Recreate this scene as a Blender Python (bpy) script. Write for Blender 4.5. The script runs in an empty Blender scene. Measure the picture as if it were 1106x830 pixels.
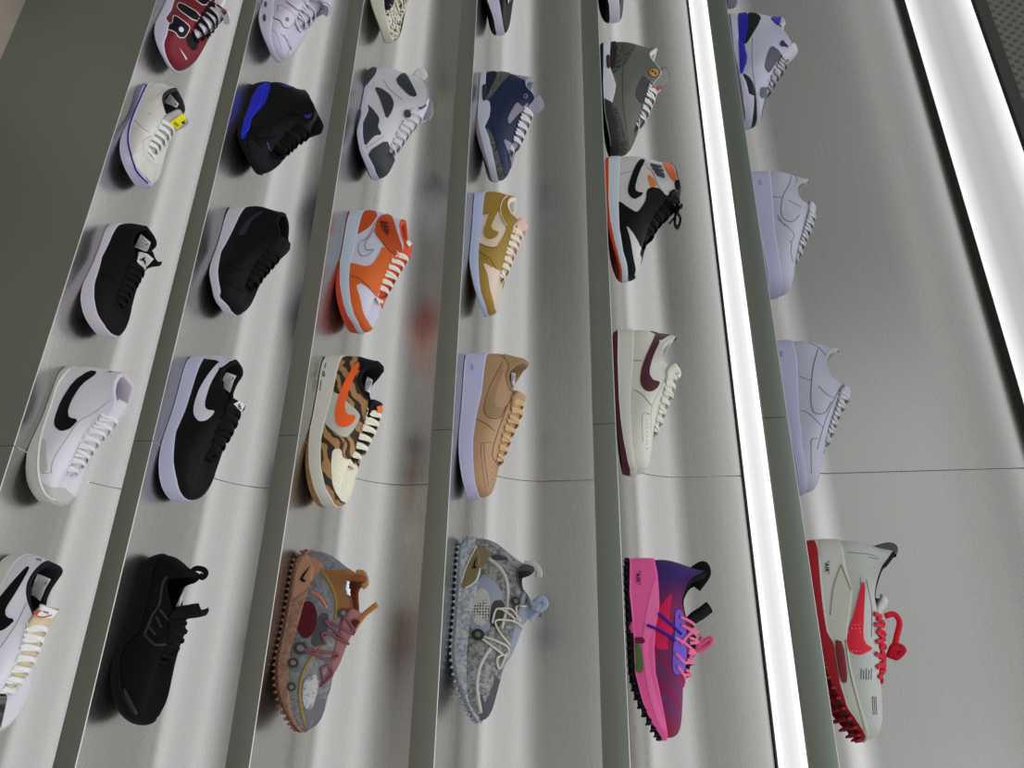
LEDC, LEDE, TOPC, TOPE = .60, 1.25, .34, .85
WORLD = [(0, (.13, .13, .125)), (.42, (.15, .155, .145)), (.55, (.175, .18, .17)), (.7, (.38, .385, .39)), (1, (.95, .95, .97))]
EXPO = 0.35
import bpy, bmesh, math, random
import numpy as np
from mathutils import Vector, Matrix, geometry
from mathutils.bvhtree import BVHTree
random.seed(7); rng = np.random.default_rng(7)
C = bpy.context.scene.collection
EYE = 1.539
# ---- camera of the photograph (turned on its side) ----
YAW, PITCH, ROLL, FPX = -0.4594, -0.1323, 0.0441, 846.9
fw = np.array([math.sin(YAW)*math.cos(PITCH), math.cos(YAW)*math.cos(PITCH), math.sin(PITCH)])
r0 = np.array([math.cos(YAW), -math.sin(YAW), 0.0]); u0 = np.cross(r0, fw)
CR = math.cos(ROLL)*u0 + math.sin(ROLL)*r0
CU = -math.cos(ROLL)*r0 + math.sin(ROLL)*u0
CAM = np.array([0, 0, EYE])
D = 1.2503; H = 0.2851; Z0 = EYE - 1.1442; LIP = 0.040; DEPTH = 0.29
def proj(P):
    d = np.asarray(P) - CAM
    z = d@fw
    return np.stack([553+FPX*(d@CR)/z, 415-FPX*(d@CU)/z], -1)
def ray(x, y):
    return fw + CR*(x-553)/FPX - CU*(y-415)/FPX
def lin(c):
    c = [v/255 for v in c]
    return tuple((v/12.92 if v <= .04045 else ((v+.055)/1.055)**2.4) for v in c) + (1,)
# ---- materials ----
MATS = {}
def new_mat(name):
    m = bpy.data.materials.new(name); m.use_nodes = True
    nt = m.node_tree; b = nt.nodes['Principled BSDF']
    return m, nt, b
def mat(col, kind='leather', rough=None, name=None):
    key = (tuple(col), kind, rough)
    if key in MATS: return MATS[key]
    m, nt, b = new_mat(name or kind)
    N = nt.nodes; Lk = nt.links
    R = {'leather': .5, 'rubber': .6, 'knit': .85, 'suede': .9, 'gloss': .25, 'fabric': .85, 'tiger': .6, 'elephant': .6, 'marble': .55, 'paper': .6,
         'leopard': .6, 'stripes': .8, 'dots': .7, 'camo': .5, 'ribbed': .6, 'meshy': .8}.get(kind, .5)
    b.inputs['Roughness'].default_value = rough if rough is not None else R
    b.inputs['Base Color'].default_value = lin(col if kind not in ('tiger','elephant','marble','leopard','stripes','dots','camo','meshy') else col[0])
    b.inputs['Specular IOR Level'].default_value = {'gloss': .5, 'suede': .12, 'knit': .15, 'fabric': .15}.get(kind, .3)
    c0 = col[0] if not isinstance(col[0], (int, float)) else col
    if max(c0) < 34: b.inputs['Specular IOR Level'].default_value = .12
    tc = N.new('ShaderNodeTexCoord')
    def noise(scale, detail=2, dist=0.0):
        n = N.new('ShaderNodeTexNoise'); n.inputs['Scale'].default_value = scale; n.inputs['Detail'].default_value = detail
        n.inputs['Distortion'].default_value = dist; Lk.new(tc.outputs['Object'], n.inputs['Vector']); return n
    def ramp(src, stops, interp='LINEAR'):
        r = N.new('ShaderNodeValToRGB'); r.color_ramp.interpolation = interp
        e = r.color_ramp.elements
        while len(e) < len(stops): e.new(.5)
        for q, (p, c) in zip(e, stops): q.position = p; q.color = lin(c)
        Lk.new(src, r.inputs['Fac']); return r
    bump = N.new('ShaderNodeBump'); bump.inputs['Distance'].default_value = .0006; bump.inputs['Strength'].default_value = .35
    Lk.new(bump.outputs['Normal'], b.inputs['Normal'])
    def hgt(sock): Lk.new(sock, bump.inputs['Height'])
    if kind in ('leather', 'gloss', 'paper'):
        hgt(noise(700, 3).outputs['Fac'])
    elif kind in ('knit', 'fabric', 'meshy'):
        w = N.new('ShaderNodeTexVoronoi'); w.inputs['Scale'].default_value = 520; Lk.new(tc.outputs['Object'], w.inputs['Vector'])
        hgt(w.outputs['Distance']); bump.inputs['Strength'].default_value = .6
        if kind == 'meshy':
            v = N.new('ShaderNodeTexVoronoi'); v.inputs['Scale'].default_value = 210; v.inputs['Randomness'].default_value = .2; Lk.new(tc.outputs['Object'], v.inputs['Vector'])
            Lk.new(ramp(v.outputs['Distance'], [(.0, col[1]), (.30, col[1]), (.4, col[0])]).outputs['Color'], b.inputs['Base Color'])
    elif kind == 'suede':
        hgt(noise(1500, 3).outputs['Fac']); bump.inputs['Strength'].default_value = .5
    elif kind == 'rubber':
        hgt(noise(900, 2).outputs['Fac']); bump.inputs['Strength'].default_value = .15
    elif kind == 'ribbed':
        w = N.new('ShaderNodeTexWave'); w.bands_direction = 'X'; w.inputs['Scale'].default_value = 85; w.inputs['Distortion'].default_value = 0
        Lk.new(tc.outputs['Object'], w.inputs['Vector']); hgt(w.outputs['Fac']); bump.inputs['Strength'].default_value = 1; bump.inputs['Distance'].default_value = .0015
    elif kind == 'tiger':
        mp = N.new('ShaderNodeMapping'); mp.inputs['Rotation'].default_value = (0, .45, 0); Lk.new(tc.outputs['Object'], mp.inputs['Vector'])
        w = N.new('ShaderNodeTexWave'); w.bands_direction = 'Z'; w.inputs['Scale'].default_value = 17; w.inputs['Distortion'].default_value = 7
        w.inputs['Detail'].default_value = 1.5; w.inputs['Detail Scale'].default_value = 1.6; w.inputs['Detail Roughness'].default_value = .5
        Lk.new(mp.outputs['Vector'], w.inputs['Vector'])
        Lk.new(ramp(w.outputs['Fac'], [(0, col[1]), (.42, col[1]), (.52, col[0])]).outputs['Color'], b.inputs['Base Color']); hgt(noise(800).outputs['Fac'])
    elif kind == 'elephant':
        v = N.new('ShaderNodeTexVoronoi'); v.feature = 'DISTANCE_TO_EDGE'; v.inputs['Scale'].default_value = 260
        n = noise(60, 2); mx = N.new('ShaderNodeMix'); mx.data_type = 'VECTOR'; mx.inputs['Factor'].default_value = .03
        Lk.new(tc.outputs['Object'], mx.inputs['A']); Lk.new(n.outputs['Color'], mx.inputs['B']); Lk.new(mx.outputs['Result'], v.inputs['Vector'])
        Lk.new(ramp(v.outputs['Distance'], [(.0, col[1]), (.09, col[1]), (.17, col[0])]).outputs['Color'], b.inputs['Base Color']); hgt(v.outputs['Distance'])
    elif kind == 'leopard':
        v = N.new('ShaderNodeTexVoronoi'); v.inputs['Scale'].default_value = 130; Lk.new(tc.outputs['Object'], v.inputs['Vector'])
        Lk.new(ramp(v.outputs['Distance'], [(0, col[1]), (.38, col[1]), (.46, col[0])]).outputs['Color'], b.inputs['Base Color'])
    elif kind == 'marble':
        n = noise(150, 5, .6); Lk.new(ramp(n.outputs['Fac'], [(.42, col[0]), (.58, col[1])]).outputs['Color'], b.inputs['Base Color']); hgt(noise(300).outputs['Fac'])
    elif kind == 'camo':
        n = noise(55, 3, 1.5); Lk.new(ramp(n.outputs['Fac'], [(.34, col[0]), (.5, col[1]), (.64, col[2])]).outputs['Color'], b.inputs['Base Color']); hgt(noise(400).outputs['Fac'])
    elif kind == 'stripes':      # knitted colourway: colour runs from heel to toe, crossed by fine yarn rows
        sx = N.new('ShaderNodeSeparateXYZ'); Lk.new(tc.outputs['Object'], sx.inputs[0])
        ma = N.new('ShaderNodeMath'); ma.operation = 'MULTIPLY'; ma.inputs[1].default_value = 1/.29; Lk.new(sx.outputs['X'], ma.inputs[0])
        r1 = ramp(ma.outputs[0], [(0.12, col[0]), (.3, col[1]), (.42, col[2]), (.75, col[2]), (.95, col[3])])
        w = N.new('ShaderNodeTexWave'); w.bands_direction = 'Z'; w.inputs['Scale'].default_value = 120; w.inputs['Distortion'].default_value = 2
        Lk.new(tc.outputs['Object'], w.inputs['Vector'])
        r2 = ramp(ma.outputs[0], [(0.12, col[0]), (.35, col[4]), (.5, col[4]), (.95, col[4])])
        mx = N.new('ShaderNodeMix'); mx.data_type = 'RGBA'
        rr = ramp(w.outputs['Fac'], [(.5, (0, 0, 0)), (.75, (255, 255, 255))])
        Lk.new(rr.outputs['Color'], mx.inputs['Factor']); Lk.new(r1.outputs['Color'], mx.inputs['A']); Lk.new(r2.outputs['Color'], mx.inputs['B'])
        Lk.new(mx.outputs['Result'], b.inputs['Base Color']); hgt(w.outputs['Fac'])
    elif kind == 'dots':
        v = N.new('ShaderNodeTexVoronoi'); v.inputs['Randomness'].default_value = 0; v.inputs['Scale'].default_value = 180; Lk.new(tc.outputs['Object'], v.inputs['Vector'])
        Lk.new(ramp(v.outputs['Distance'], [(0, col[1]), (.16, col[1]), (.2, col[0])]).outputs['Color'], b.inputs['Base Color'])
    MATS[key] = m
    return m
def M(spec):
    """spec: (r,g,b) leather; (kind, colour) or (kind, colour, colour...)"""
    if isinstance(spec[0], str):
        k = spec[0]
        return mat(spec[1] if len(spec) == 2 else tuple(spec[1:]), k)
    return mat(spec, 'leather')
# ---- mesh helpers ----
def link(name, me, m, parent=None, smooth=True):
    o = bpy.data.objects.new(name, me); C.objects.link(o)
    if m is not None: me.materials.append(m)
    if smooth:
        me.polygons.foreach_set('use_smooth', [True]*len(me.polygons))
    if parent is not None: o.parent = parent
    return o
def mk(name, V, F, m, parent=None, smooth=True):
    me = bpy.data.meshes.new(name); me.from_pydata([tuple(map(float, v)) for v in V], [], [tuple(int(i) for i in f) for f in F]); me.update()
    return link(name, me, m, parent, smooth)
def join(parts):
    V = []; F = []
    for v, f in parts:
        n = len(V); V += [tuple(q) for q in v]; F += [tuple(i+n for i in g) for g in f]
    return V, F
def box(x0, x1, y0, y1, z0, z1):
    V = [(x, y, z) for x in (x0, x1) for y in (y0, y1) for z in (z0, z1)]
    return V, [(0, 1, 3, 2), (4, 6, 7, 5), (0, 4, 5, 1), (2, 3, 7, 6), (0, 2, 6, 4), (1, 5, 7, 3)]
def tube(P, rx, rz=None, n=8, closed=False, up=(0, 0, 1)):
    rz = rz or rx; P = [np.array(p, float) for p in P]; V = []; F = []
    up = np.array(up, float)
    for i, p in enumerate(P):
        t = P[min(i+1, len(P)-1)] - P[max(i-1, 0)]
        t = t/(np.linalg.norm(t)+1e-12); a = np.cross(t, up)
        if np.linalg.norm(a) < 1e-4: a = np.cross(t, (0, 1, 0))
        a /= np.linalg.norm(a); b = np.cross(a, t)
        for k in range(n):
            th = 2*math.pi*k/n; V.append(p + a*math.cos(th)*rx + b*math.sin(th)*rz)
    for i in range(len(P)-1):
        for k in range(n):
            F.append((i*n+k, i*n+(k+1) % n, (i+1)*n+(k+1) % n, (i+1)*n+k))
    F.append(tuple(range(n))[::-1]); F.append(tuple((len(P)-1)*n+k for k in range(n)))
    return V, F
def spline(P, n=6):
    P = [np.array(p, float) for p in P]
    if len(P) < 3: return [P[0]+(P[-1]-P[0])*t for t in np.linspace(0, 1, n)]
    out = []; Q = [2*P[0]-P[1]] + P + [2*P[-1]-P[-2]]
    for i in range(1, len(Q)-2):
        for t in np.linspace(0, 1, n, endpoint=False):
            a, b, c, d = Q[i-1:i+3]
            out.append(.5*((2*b)+(-a+c)*t+(2*a-5*b+4*c-d)*t*t+(-a+3*b-3*c+d)*t**3))
    out.append(P[-1]); return out
def chaikin(P, it=1):
    P = np.array(P, float)
    for _ in range(it):
        Q = np.roll(P, -1, 0); P = np.stack([.8*P+.2*Q, .2*P+.8*Q], 1).reshape(-1, 2)
    return P
def sdf(pts, poly):
    """signed distance, positive inside"""
    A = poly; B = np.roll(poly, -1, 0); d = np.full(len(pts), 1e9); ins = np.zeros(len(pts), bool)
    for a, b in zip(A, B):
        e = b-a; w = pts-a; t = np.clip((w@e)/(e@e+1e-12), 0, 1); d = np.minimum(d, np.linalg.norm(w-t[:, None]*e, axis=1))
        c = ((a[1] <= pts[:, 1]) != (b[1] <= pts[:, 1]))
        if abs(e[1]) > 1e-12:
            xi = a[0]+(pts[:, 1]-a[1])/e[1]*e[0]; ins ^= c & (pts[:, 0] < xi)
    return np.where(ins, d, -d)
def vnormals(V, F):
    V = np.asarray(V); n = np.zeros_like(V)
    for f in F:
        p = V[list(f)]; c = np.cross(p[1]-p[0], p[2]-p[0]) if len(f) == 3 else np.cross(p[2]-p[0], p[3]-p[1])
        for i in f: n[i] += c
    return n/(np.linalg.norm(n, axis=1)[:, None]+1e-12)
def clip_patch(V, Nn, F, s, t):
    """the part of a surface where s>0, lifted by t along the normals, with skirted edges"""
    out = {}; PV = []; PN = []; T = []
    def vid(key, p, n):
        if key not in out: out[key] = len(PV); PV.append(p); PN.append(n)
        return out[key]
    for f in F:
        tris = [(f[0], f[1], f[2])] + ([(f[0], f[2], f[3])] if len(f) == 4 else [])
        if all(s[i] <= 0 for i in f): continue
        if all(s[i] > 0 for i in f):
            T.append(tuple(vid(i, V[i], Nn[i]) for i in f)); continue
        for tr in tris:
            poly = []
            for j in range(3):
                a, b = tr[j], tr[(j+1) % 3]
                if s[a] > 0: poly.append(vid(a, V[a], Nn[a]))
                if (s[a] > 0) != (s[b] > 0):
                    k = s[a]/(s[a]-s[b]); key = (min(a, b), max(a, b))
                    poly.append(vid(key, V[a]+(V[b]-V[a])*k, Nn[a]+(Nn[b]-Nn[a])*k))
            if len(poly) >= 3: T.append(tuple(poly))
    if not T: return None
    PV = np.array(PV); PN = np.array(PN); PN /= (np.linalg.norm(PN, axis=1)[:, None]+1e-9)
    top = PV+PN*t; E = {}
    for f in T:
        for a, b in zip(f, f[1:]+f[:1]): E[(a, b)] = 1
    bd = [(a, b) for (a, b) in E if (b, a) not in E]
    V2 = list(top); F2 = [tuple(f) for f in T]; m1 = {}; m2 = {}
    for a, b in bd:
        for q in (a, b):
            if q not in m1:
                m1[q] = len(V2); V2.append(top[q]); m2[q] = len(V2); V2.append(PV[q]-PN[q]*.0004)
        F2.append((m1[b], m1[a], m2[a], m2[b]))
    return V2, F2
# ---- the sneaker generator: last, shell, sole, lining, tongue and laces ----
TAUW = [(0, 0), (.06, .27), (.111, .45), (.183, .60), (.253, .67), (.369, .70), (.468, .76), (.564, .90), (.631, .98), (.705, .99), (.795, .86), (.872, .63), (.94, .33), (1, 0)]
def ring_base(L, W, n=400):
    tau = np.linspace(0, 1, n); x = L*(1-np.cos(math.pi*tau))/2
    w = np.interp(tau, *zip(*TAUW)); k = np.hanning(41); k /= k.sum()
    we = np.concatenate([-w[40:0:-1], w, -w[-2:-42:-1]]); w = np.convolve(we, k, 'same')[40:-40]; w[0] = w[-1] = 0
    return x, w*W
def arcs(P, n):
    d = np.linalg.norm(np.diff(P, axis=0), axis=1); s = np.concatenate([[0], np.cumsum(d)]); s /= s[-1]
    u = np.linspace(0, 1, n); return np.stack([np.interp(u, s, P[:, i]) for i in range(P.shape[1])], 1)
class Shoe: pass
NH = 64; NV = 26
def grid_faces(cols, rows, loop=True, flip=False):
    F = []
    for r in range(rows-1):
        for c in range(cols if loop else cols-1):
            d = (c+1) % cols; f = (r*cols+c, r*cols+d, (r+1)*cols+d, (r+1)*cols+c); F.append(f[::-1] if flip else f)
    return F
def sneaker(name, label, k, crop, ytop, ybot, ms, top, ie, tip, upper, mid, out, lining=(40, 40, 42), tongue=None, lace=(230, 230, 230),
            Yc=.078, L=None, W=.053, ts=.018, os=None, ost=.005, th=.026, group=None, nl=7, lw=.0048, laces=True, zbase=0, topL=None, msL=None, tipL=None,
            tw=.026, outset=.003, cw=.034, ew=.020, heel_b=.004, bow=False, insole=None, xh=None, hup=.0):
    ox, oy, sc = crop; S = Shoe(); S.crop = crop; zs = Z0+k*H; YC = D+Yc
    def px(p): return (ox+p[0]/sc, oy+p[1]/sc)
    S.px = px
    # where the shoe stands: heel and toe ends measured in the photograph
    X = -.7; LL = L or .298
    if xh is not None: X = xh
    for it in range(30):
        x, w = ring_base(LL, W+outset)
        def ends(X, LL):
            xx, ww = x/x[-1]*LL, w
            P = np.stack([X+xx, YC-ww, np.full_like(xx, zs)+np.interp(xx/LL, [0, .2, 1], [.015, .015, .012+ts])], 1); y = proj(P)[:, 1]; 
            P2 = P.copy(); P2[:, 1] = YC+ww; y2 = proj(P2)[:, 1]
            return min(y.min(), y2.min()), max(y.max(), y2.max())
        a, b = ends(X, LL); a2, b2 = ends(X+1e-3, LL)
        if ytop is not None and ybot is not None:
            t0, t1 = px((0, ytop))[1], px((0, ybot))[1]
            X += (t0-a)/(a2-a)*1e-3
            a, b = ends(X, LL); a3, b3 = ends(X, LL+1e-3)
            if L is None: LL += (t1-b)/(b3-b)*1e-3
        elif ytop is not None: X += (px((0, ytop))[1]-a)/(a2-a)*1e-3
        elif ybot is not None: X += (px((0, ybot))[1]-b)/(b2-b)*1e-3
    L = LL; S.L = L; S.org = np.array([X, YC, zs])
    print('%-22s k%d Xh %.3f L %.3f' % (name, k, X, L))
    def at(p, Yloc):                       # photo point -> shoe-local point in the plane y = Yloc
        d = ray(*px(p)); q = CAM+d*((YC+Yloc)/d[1]); return q-S.org
    S.at = at
    bx, bw = ring_base(L, W)
    def on_side(p, extra=0):
        y = -.04
        for _ in range(8):
            q = at(p, y); y = -(np.interp(q[0], bx, bw)+extra)
        return q[0], q[2]
    def curve(tr):
        q = np.array([on_side(p, outset) for p in tr]); o = np.argsort(q[:, 0]); return q[o]
    mz = curve(ms) if ms else np.array(msL)*[L, 1]
    S.mz = mz
    zm = lambda x: np.interp(x, mz[:, 0], mz[:, 1])
    zb = lambda x: zbase+ts*np.clip((x/L-.6)/.4, 0, 1)**2 + heel_b*np.clip(1-x/L/.09, 0, 1)**2
    if os:
        oz = curve(os); zo = lambda x: np.maximum(np.interp(x, oz[:, 0], oz[:, 1]), zb(x)+.002)
    else: zo = lambda x: zb(x)+ost
    # top line of the opening
    if top:
        seg = []
        for i, p in enumerate(top):
            n = len(top)-1
            if i <= ie:
                f = i/ie; y = cw*min(1, (math.sin(math.pi/2*min(1, f*2.2))))
                if f > .6: y = cw+(ew-cw)*(f-.6)/.4
            else: f = (i-ie)/(n-ie); y = ew*(1-.42*f) if i < n else 0
            q = at(p, -y); seg.append((q[0], y, q[2]))
    else:
        seg = [(a*L, b, c) for a, b, c in topL]
    seg = np.array(seg)
    # round the throat end
    e = seg[-1]; seg = np.vstack([seg[:-1], [e[0]-.002, .009, e[2]+.001], [e[0]+.001, 0, e[2]]])
    sp = np.array(spline(seg, 10)); sp[:, 1] = np.maximum(sp[:, 1], 0); sp[0, 1] = 0; sp[-1, 1] = 0
    P1 = arcs(sp, NH+1)
    zmb = zm(bx); P0 = arcs(np.stack([bx, bw, zmb], 1), NH+1)
    P0[:, 2] = zm(P0[:, 0])
    S.P0, S.P1 = P0, P1
    # lofted half shell
    rows = []
    tt = np.linspace(0, 1, NV)
    f = np.linspace(0, 1, NH+1)
    toe = np.clip((f-.55)/.45, 0, 1); toe = toe*toe*(3-2*toe); heel = np.clip(1-f/.22, 0, 1)
    h = P1[:, 2]-P0[:, 2]
    dirx = P0[:, 0]-P1[:, 0]; diry = P0[:, 1]-P1[:, 1]
    C0 = P0.copy(); C0[:, 2] += h*.45*(1-toe)+np.minimum(th, h*.9)*toe*1.25; C0[:, 1] += .004*np.minimum(1, P0[:, 1]/.02)*(1-toe)
    C0[:, 0] -= heel*.004; C0[:, 0] += toe*toe*.002
    C1 = P1.copy(); C1[:, 0] += dirx*(.30+.22*toe)*(1-.8*heel); C1[:, 1] += diry*(.55+.1*toe); C1[:, 2] -= h*(.38-.1*toe)
    C1[:, 0] -= heel*.003
    for t in tt: rows.append((1-t)**3*P0+3*(1-t)**2*t*C0+3*(1-t)*t*t*C1+t**3*P1)
    lat = np.array(rows)                                   # NV x NH+1, y positive half width
    cols = 2*NH
    def full(half):                                        # lateral is y<0; closed loop heel -> toe -> heel
        a = half*[1, -1, 1]; b = half[..., ::-1, :][..., 1:-1, :]
        return np.concatenate([a, b], -2)
    G = full(lat); V = G.reshape(-1, 3); F = grid_faces(cols, NV)
    Nn = vnormals(V, F)
    if Nn[(NV//2)*cols+NH//2][1] > 0: F = [q[::-1] for q in F]; Nn = -Nn
    root = bpy.data.objects.new(name, None); root.empty_display_size = .05; C.objects.link(root); root.location = S.org
    root['label'] = label; root['category'] = 'sneaker'
    if group: root['group'] = group
    S.root = root; S.cols = cols; S.G = G
    S.shell = (V, Nn, F)
    mk('upper', V, F, M(upper), root)
    def mirror_px(V):
        Q = V.copy(); Q[:, 1] = -np.abs(Q[:, 1]); return proj(Q+S.org)
    S.mpx = mirror_px
    S.spx = mirror_px(V)
    # sole
    def strip(zlo, zhi, o1, o2, nm, m, capb=True, capt=True, nr=7, bulge=.0015):
        sx, sw = ring_base(L+2*outset, W+outset); sx = sx-outset
        R = arcs(np.stack([sx, sw], 1), NH+1); xx = np.clip(R[:, 0], 0, L); lo = zlo(xx); hi = np.maximum(zhi(xx), lo+.001); g = []
        cx = L*.5
        for i, t in enumerate(np.linspace(0, 1, nr)):
            o = o1+(o2-o1)*t+bulge*math.sin(math.pi*t); sc_ = 1+o/(L*.5)
            g.append(np.stack([(R[:, 0]-cx)*sc_+cx, R[:, 1]*(1+o/W), lo+(hi-lo)*t], 1))
        if capt: q = g[-1].copy(); q[:, 0] = (q[:, 0]-cx)*.955+cx; q[:, 1] *= .86; q[:, 2] -= .001; g.append(q)
        g = np.array(g); GG = full(g); nrw = len(g); VV = GG.reshape(-1, 3); FF = grid_faces(cols, nrw)
        if capb: FF += [(c, c+1, (cols-c-1) % cols, (cols-c) % cols) if c else (0, 1, cols-1) for c in range(NH-1)] + [(NH-1, NH, NH+1)]
        if capt:
            b = (nrw-1)*cols; FF += [(b+(cols-c) % cols, b+(cols-c-1) % cols, b+c+1, b+c) if c else (b+cols-1, b+1, b) for c in range(NH-1)] + [(b+NH+1, b+NH, b+NH-1)]
        NN = vnormals(VV, FF)
        if NN[2*cols+NH//2][1] > 0: FF = [q[::-1] for q in FF]; NN = -NN
        mk(nm, VV, FF, M(m), root); return VV, NN, FF
    S.out = strip(zb, zo, -.003, 0, 'outsole', out, bulge=.0005)
    S.mid = strip(lambda x: zo(x)-.0005, lambda x: zm(x)+.0012, 0, 0, 'midsole', mid, nr=12, bulge=.001)
    S.zb = zb; S.zm = zm
    # lining: rolled collar, down to the insole
    LN = []
    top_ = lat[-1]; up = np.zeros_like(top_)
    nrm = np.zeros((NH+1, 3)); nrm[:, 0] = np.gradient(top_[:, 1]); nrm[:, 1] = -np.gradient(top_[:, 0])
    tangent = np.gradient(top_, axis=0); inward = np.stack([tangent[:, 1], -tangent[:, 0], np.zeros(NH+1)], 1)
    inward /= (np.linalg.norm(inward, axis=1)[:, None]+1e-9)
    roll = np.interp(f, [0, .35, .5, 1], [.0075, .006, .0015, .001])[:, None]
    if inward[NH//3][1] > 0: inward = -inward
    inward[0] = (1, 0, 0); inward[-1] = (-1, 0, 0)
    for a in np.linspace(0, math.pi, 6): 
        q = top_+inward*roll*(1-math.cos(a))/2*1.6; q[:, 2] += (roll[:, 0]*.55)*math.sin(a)-.0006*(a == 0); LN.append(q)
    foot = P0.copy(); foot[:, 0] = (foot[:, 0]-L*.45)*.84+L*.45; foot[:, 1] *= .8; foot[:, 2] = zm(foot[:, 0])*.0+np.minimum(zm(foot[:, 0])-.004, zo(foot[:, 0])+.016)
    last = LN[-1]
    for t in (.35, .7, 1): q = last+(foot-last)*t; q[:, 1] = np.maximum(q[:, 1], 0); LN.append(q)
    LN = np.array(LN); LN[:, :, 1] = np.maximum(LN[:, :, 1], 0); LG = full(LN); LV = LG.reshape(-1, 3); LF = grid_faces(cols, len(LN))
    mk('lining', LV, LF, M(lining if isinstance(lining[0], str) else ('fabric', lining)), root)
    b = (len(LN)-1)*cols; IV = LG[-1]+[0, 0, .0005]
    IF = [((cols-c) % cols, (cols-c-1) % cols, c+1, c) if c else (cols-1, 1, 0) for c in range(NH-1)] + [(NH+1, NH, NH-1)]
    mk('insole', IV, IF, M(('fabric', insole or (lining if not isinstance(lining[0], str) else (60, 60, 60)))), root)
    S.inner = (np.vstack([LV, IV]), LF+[tuple(i+len(LV) for i in q) for q in IF])
    # tongue
    i0 = int(np.argmin(np.abs(P1[:, 0]-seg[ie][0]) + (f < .3)*9))
    throat = P1[i0:][::-1]
    tp = at(tip, 0) if tip else np.array([tipL[0]*L, 0, tipL[1]])
    path = [np.array([p[0], 0, p[2]+.0035+.004*min(1, j/8)]) for j, p in enumerate(throat)][::4]
    path[0][2] -= .004
    if np.linalg.norm(path[-1]-tp) < .012: path = path[:-1]
    path = spline(path+[path[-1]*.45+tp*.55+np.array([0, 0, .001]), tp], 4); S.tpath = path
    n = len(path); TG = []; K = 11
    for j, p in enumerate(path):
        t = path[min(j+1, n-1)]-path[max(j-1, 0)]; t /= np.linalg.norm(t); nr = np.array([t[2], 0, -t[0]]); nr = nr if nr[2] > 0 else -nr
        s_ = j/(n-1); hw = .010+(tw-.010)*min(1, s_*1.3); thk = .0025+.0045*s_; sec = []
        endr = math.sqrt(max(0, 1-max(0, (s_-.9)/.1)**2*.45))
        for a in np.linspace(-1, 1, K): sec.append(p+np.array([0, a*hw*endr, 0])+nr*(-(a*a)*hw*.45))
        for a in np.linspace(1, -1, K): sec.append(p+np.array([0, a*hw*.93*endr, 0])+nr*(-(a*a)*hw*.45-thk))
        TG.append(sec)
    TV = np.array(TG).reshape(-1, 3); TF = grid_faces(2*K, n)+[tuple(range(2*K)), tuple((n-1)*2*K+i for i in range(2*K))[::-1]]
    mk('tongue', TV, TF, M(tongue or upper), root); S.tongue = (TV, TF)
    # laces
    def edge(fr, v):
        i = int(round((i0+(NH-i0)*fr))); i = min(max(i, 1), NH-1); g = lat[int(v*(NV-1)), i]; return g*[1, -1, 1], Nn[int(v*(NV-1))*cols+i], P1[i]
    S.edge = edge
    if laces:
        parts = []; ho = []
        for j in range(nl):
            fr = .04+.76*j/(nl-1)
            a, na, pa = edge(fr, .93); fr2 = min(.95, fr+.26/(nl-1)) if nl > 1 else fr
            b_, nb, pb = edge(fr2, .93); ho.append((a, na))
            for sgn in (1, -1):
                A = (a+na*.0016)*[1, sgn, 1]; B = (b_+nb*.0016)*[1, -sgn, 1]; c = (A+B)/2
                ti = np.argmin([abs(p[0]-c[0]) for p in path]); c[2] = path[ti][2]+.0032+.0012*(sgn > 0)
                q1 = A*.55+c*.45; q1[2] = A[2]*.35+c[2]*.65; q2 = B*.55+c*.45; q2[2] = B[2]*.35+c[2]*.65
                parts.append(tube(spline([A-na*[1, sgn, 1]*.002, A, q1, c, q2, B, B-nb*[1, -sgn, 1]*.002], 4), lw, .0014, 8))
        if bow:
            c = path[int(len(path)*.62)]+[0, 0, .008]
            for sg in (1, -1):
                parts.append(tube(spline([c, c+[.006, sg*.02, .010], c+[.018, sg*.032, .006], c+[.022, sg*.02, -.002], c], 6), lw*1.15, .0026, 8))
                parts.append(tube(spline([c, c+[-.004, sg*.022, .002], c+[.006, sg*.036, -.012]], 6), lw*.9, .002, 8))
            parts.append(tube([c+[-.004, 0, 0], c+[.006, 0, .001]], .005, .005, 10))
        v_, f_ = join(parts); mk('laces', v_, f_, M(lace if isinstance(lace[0], str) else ('fabric', lace)), root)
        parts = []
        for a, na in ho:
            for sg in (1, -1):
                A = a*[1, sg, 1]; nn = na*[1, sg, 1]; parts.append(tube([A-nn*.001, A+nn*.0009], .0026, .0026, 8, up=(1, .2, 0)))
        v_, f_ = join(parts); S.holes = (v_, f_)
    S.bvh = {'u': BVHTree.FromPolygons([tuple(v) for v in V], F), 'm': BVHTree.FromPolygons([tuple(v) for v in S.mid[0]], S.mid[2]),
             'i': BVHTree.FromPolygons([tuple(v) for v in S.inner[0]], S.inner[1]), 't': BVHTree.FromPolygons([tuple(v) for v in TV], TF)}
    return S
def overlay(S, name, color, poly, lev=1, on='u', smooth=1, label=None, grow=0, outer=False):
    P = chaikin([S.px(p) for p in poly], smooth); V, Nn, F = S.shell if on == 'u' else (S.mid if on == 'm' else S.out)
    s = sdf(S.mpx(V), P)+grow
    if outer: s = np.where(np.asarray(V)[:, 1] > -.004, -1, s)      # only on the side facing the shop
    r = clip_patch(V, Nn, F, s, .0007*lev)
    if r is None: print('   EMPTY', name); return
    comps = split_parts(*r)
    for V, F in comps:
        o = mk(name, V, F, M(color), S.root)
        if label: o['label'] = label
    return comps
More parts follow.
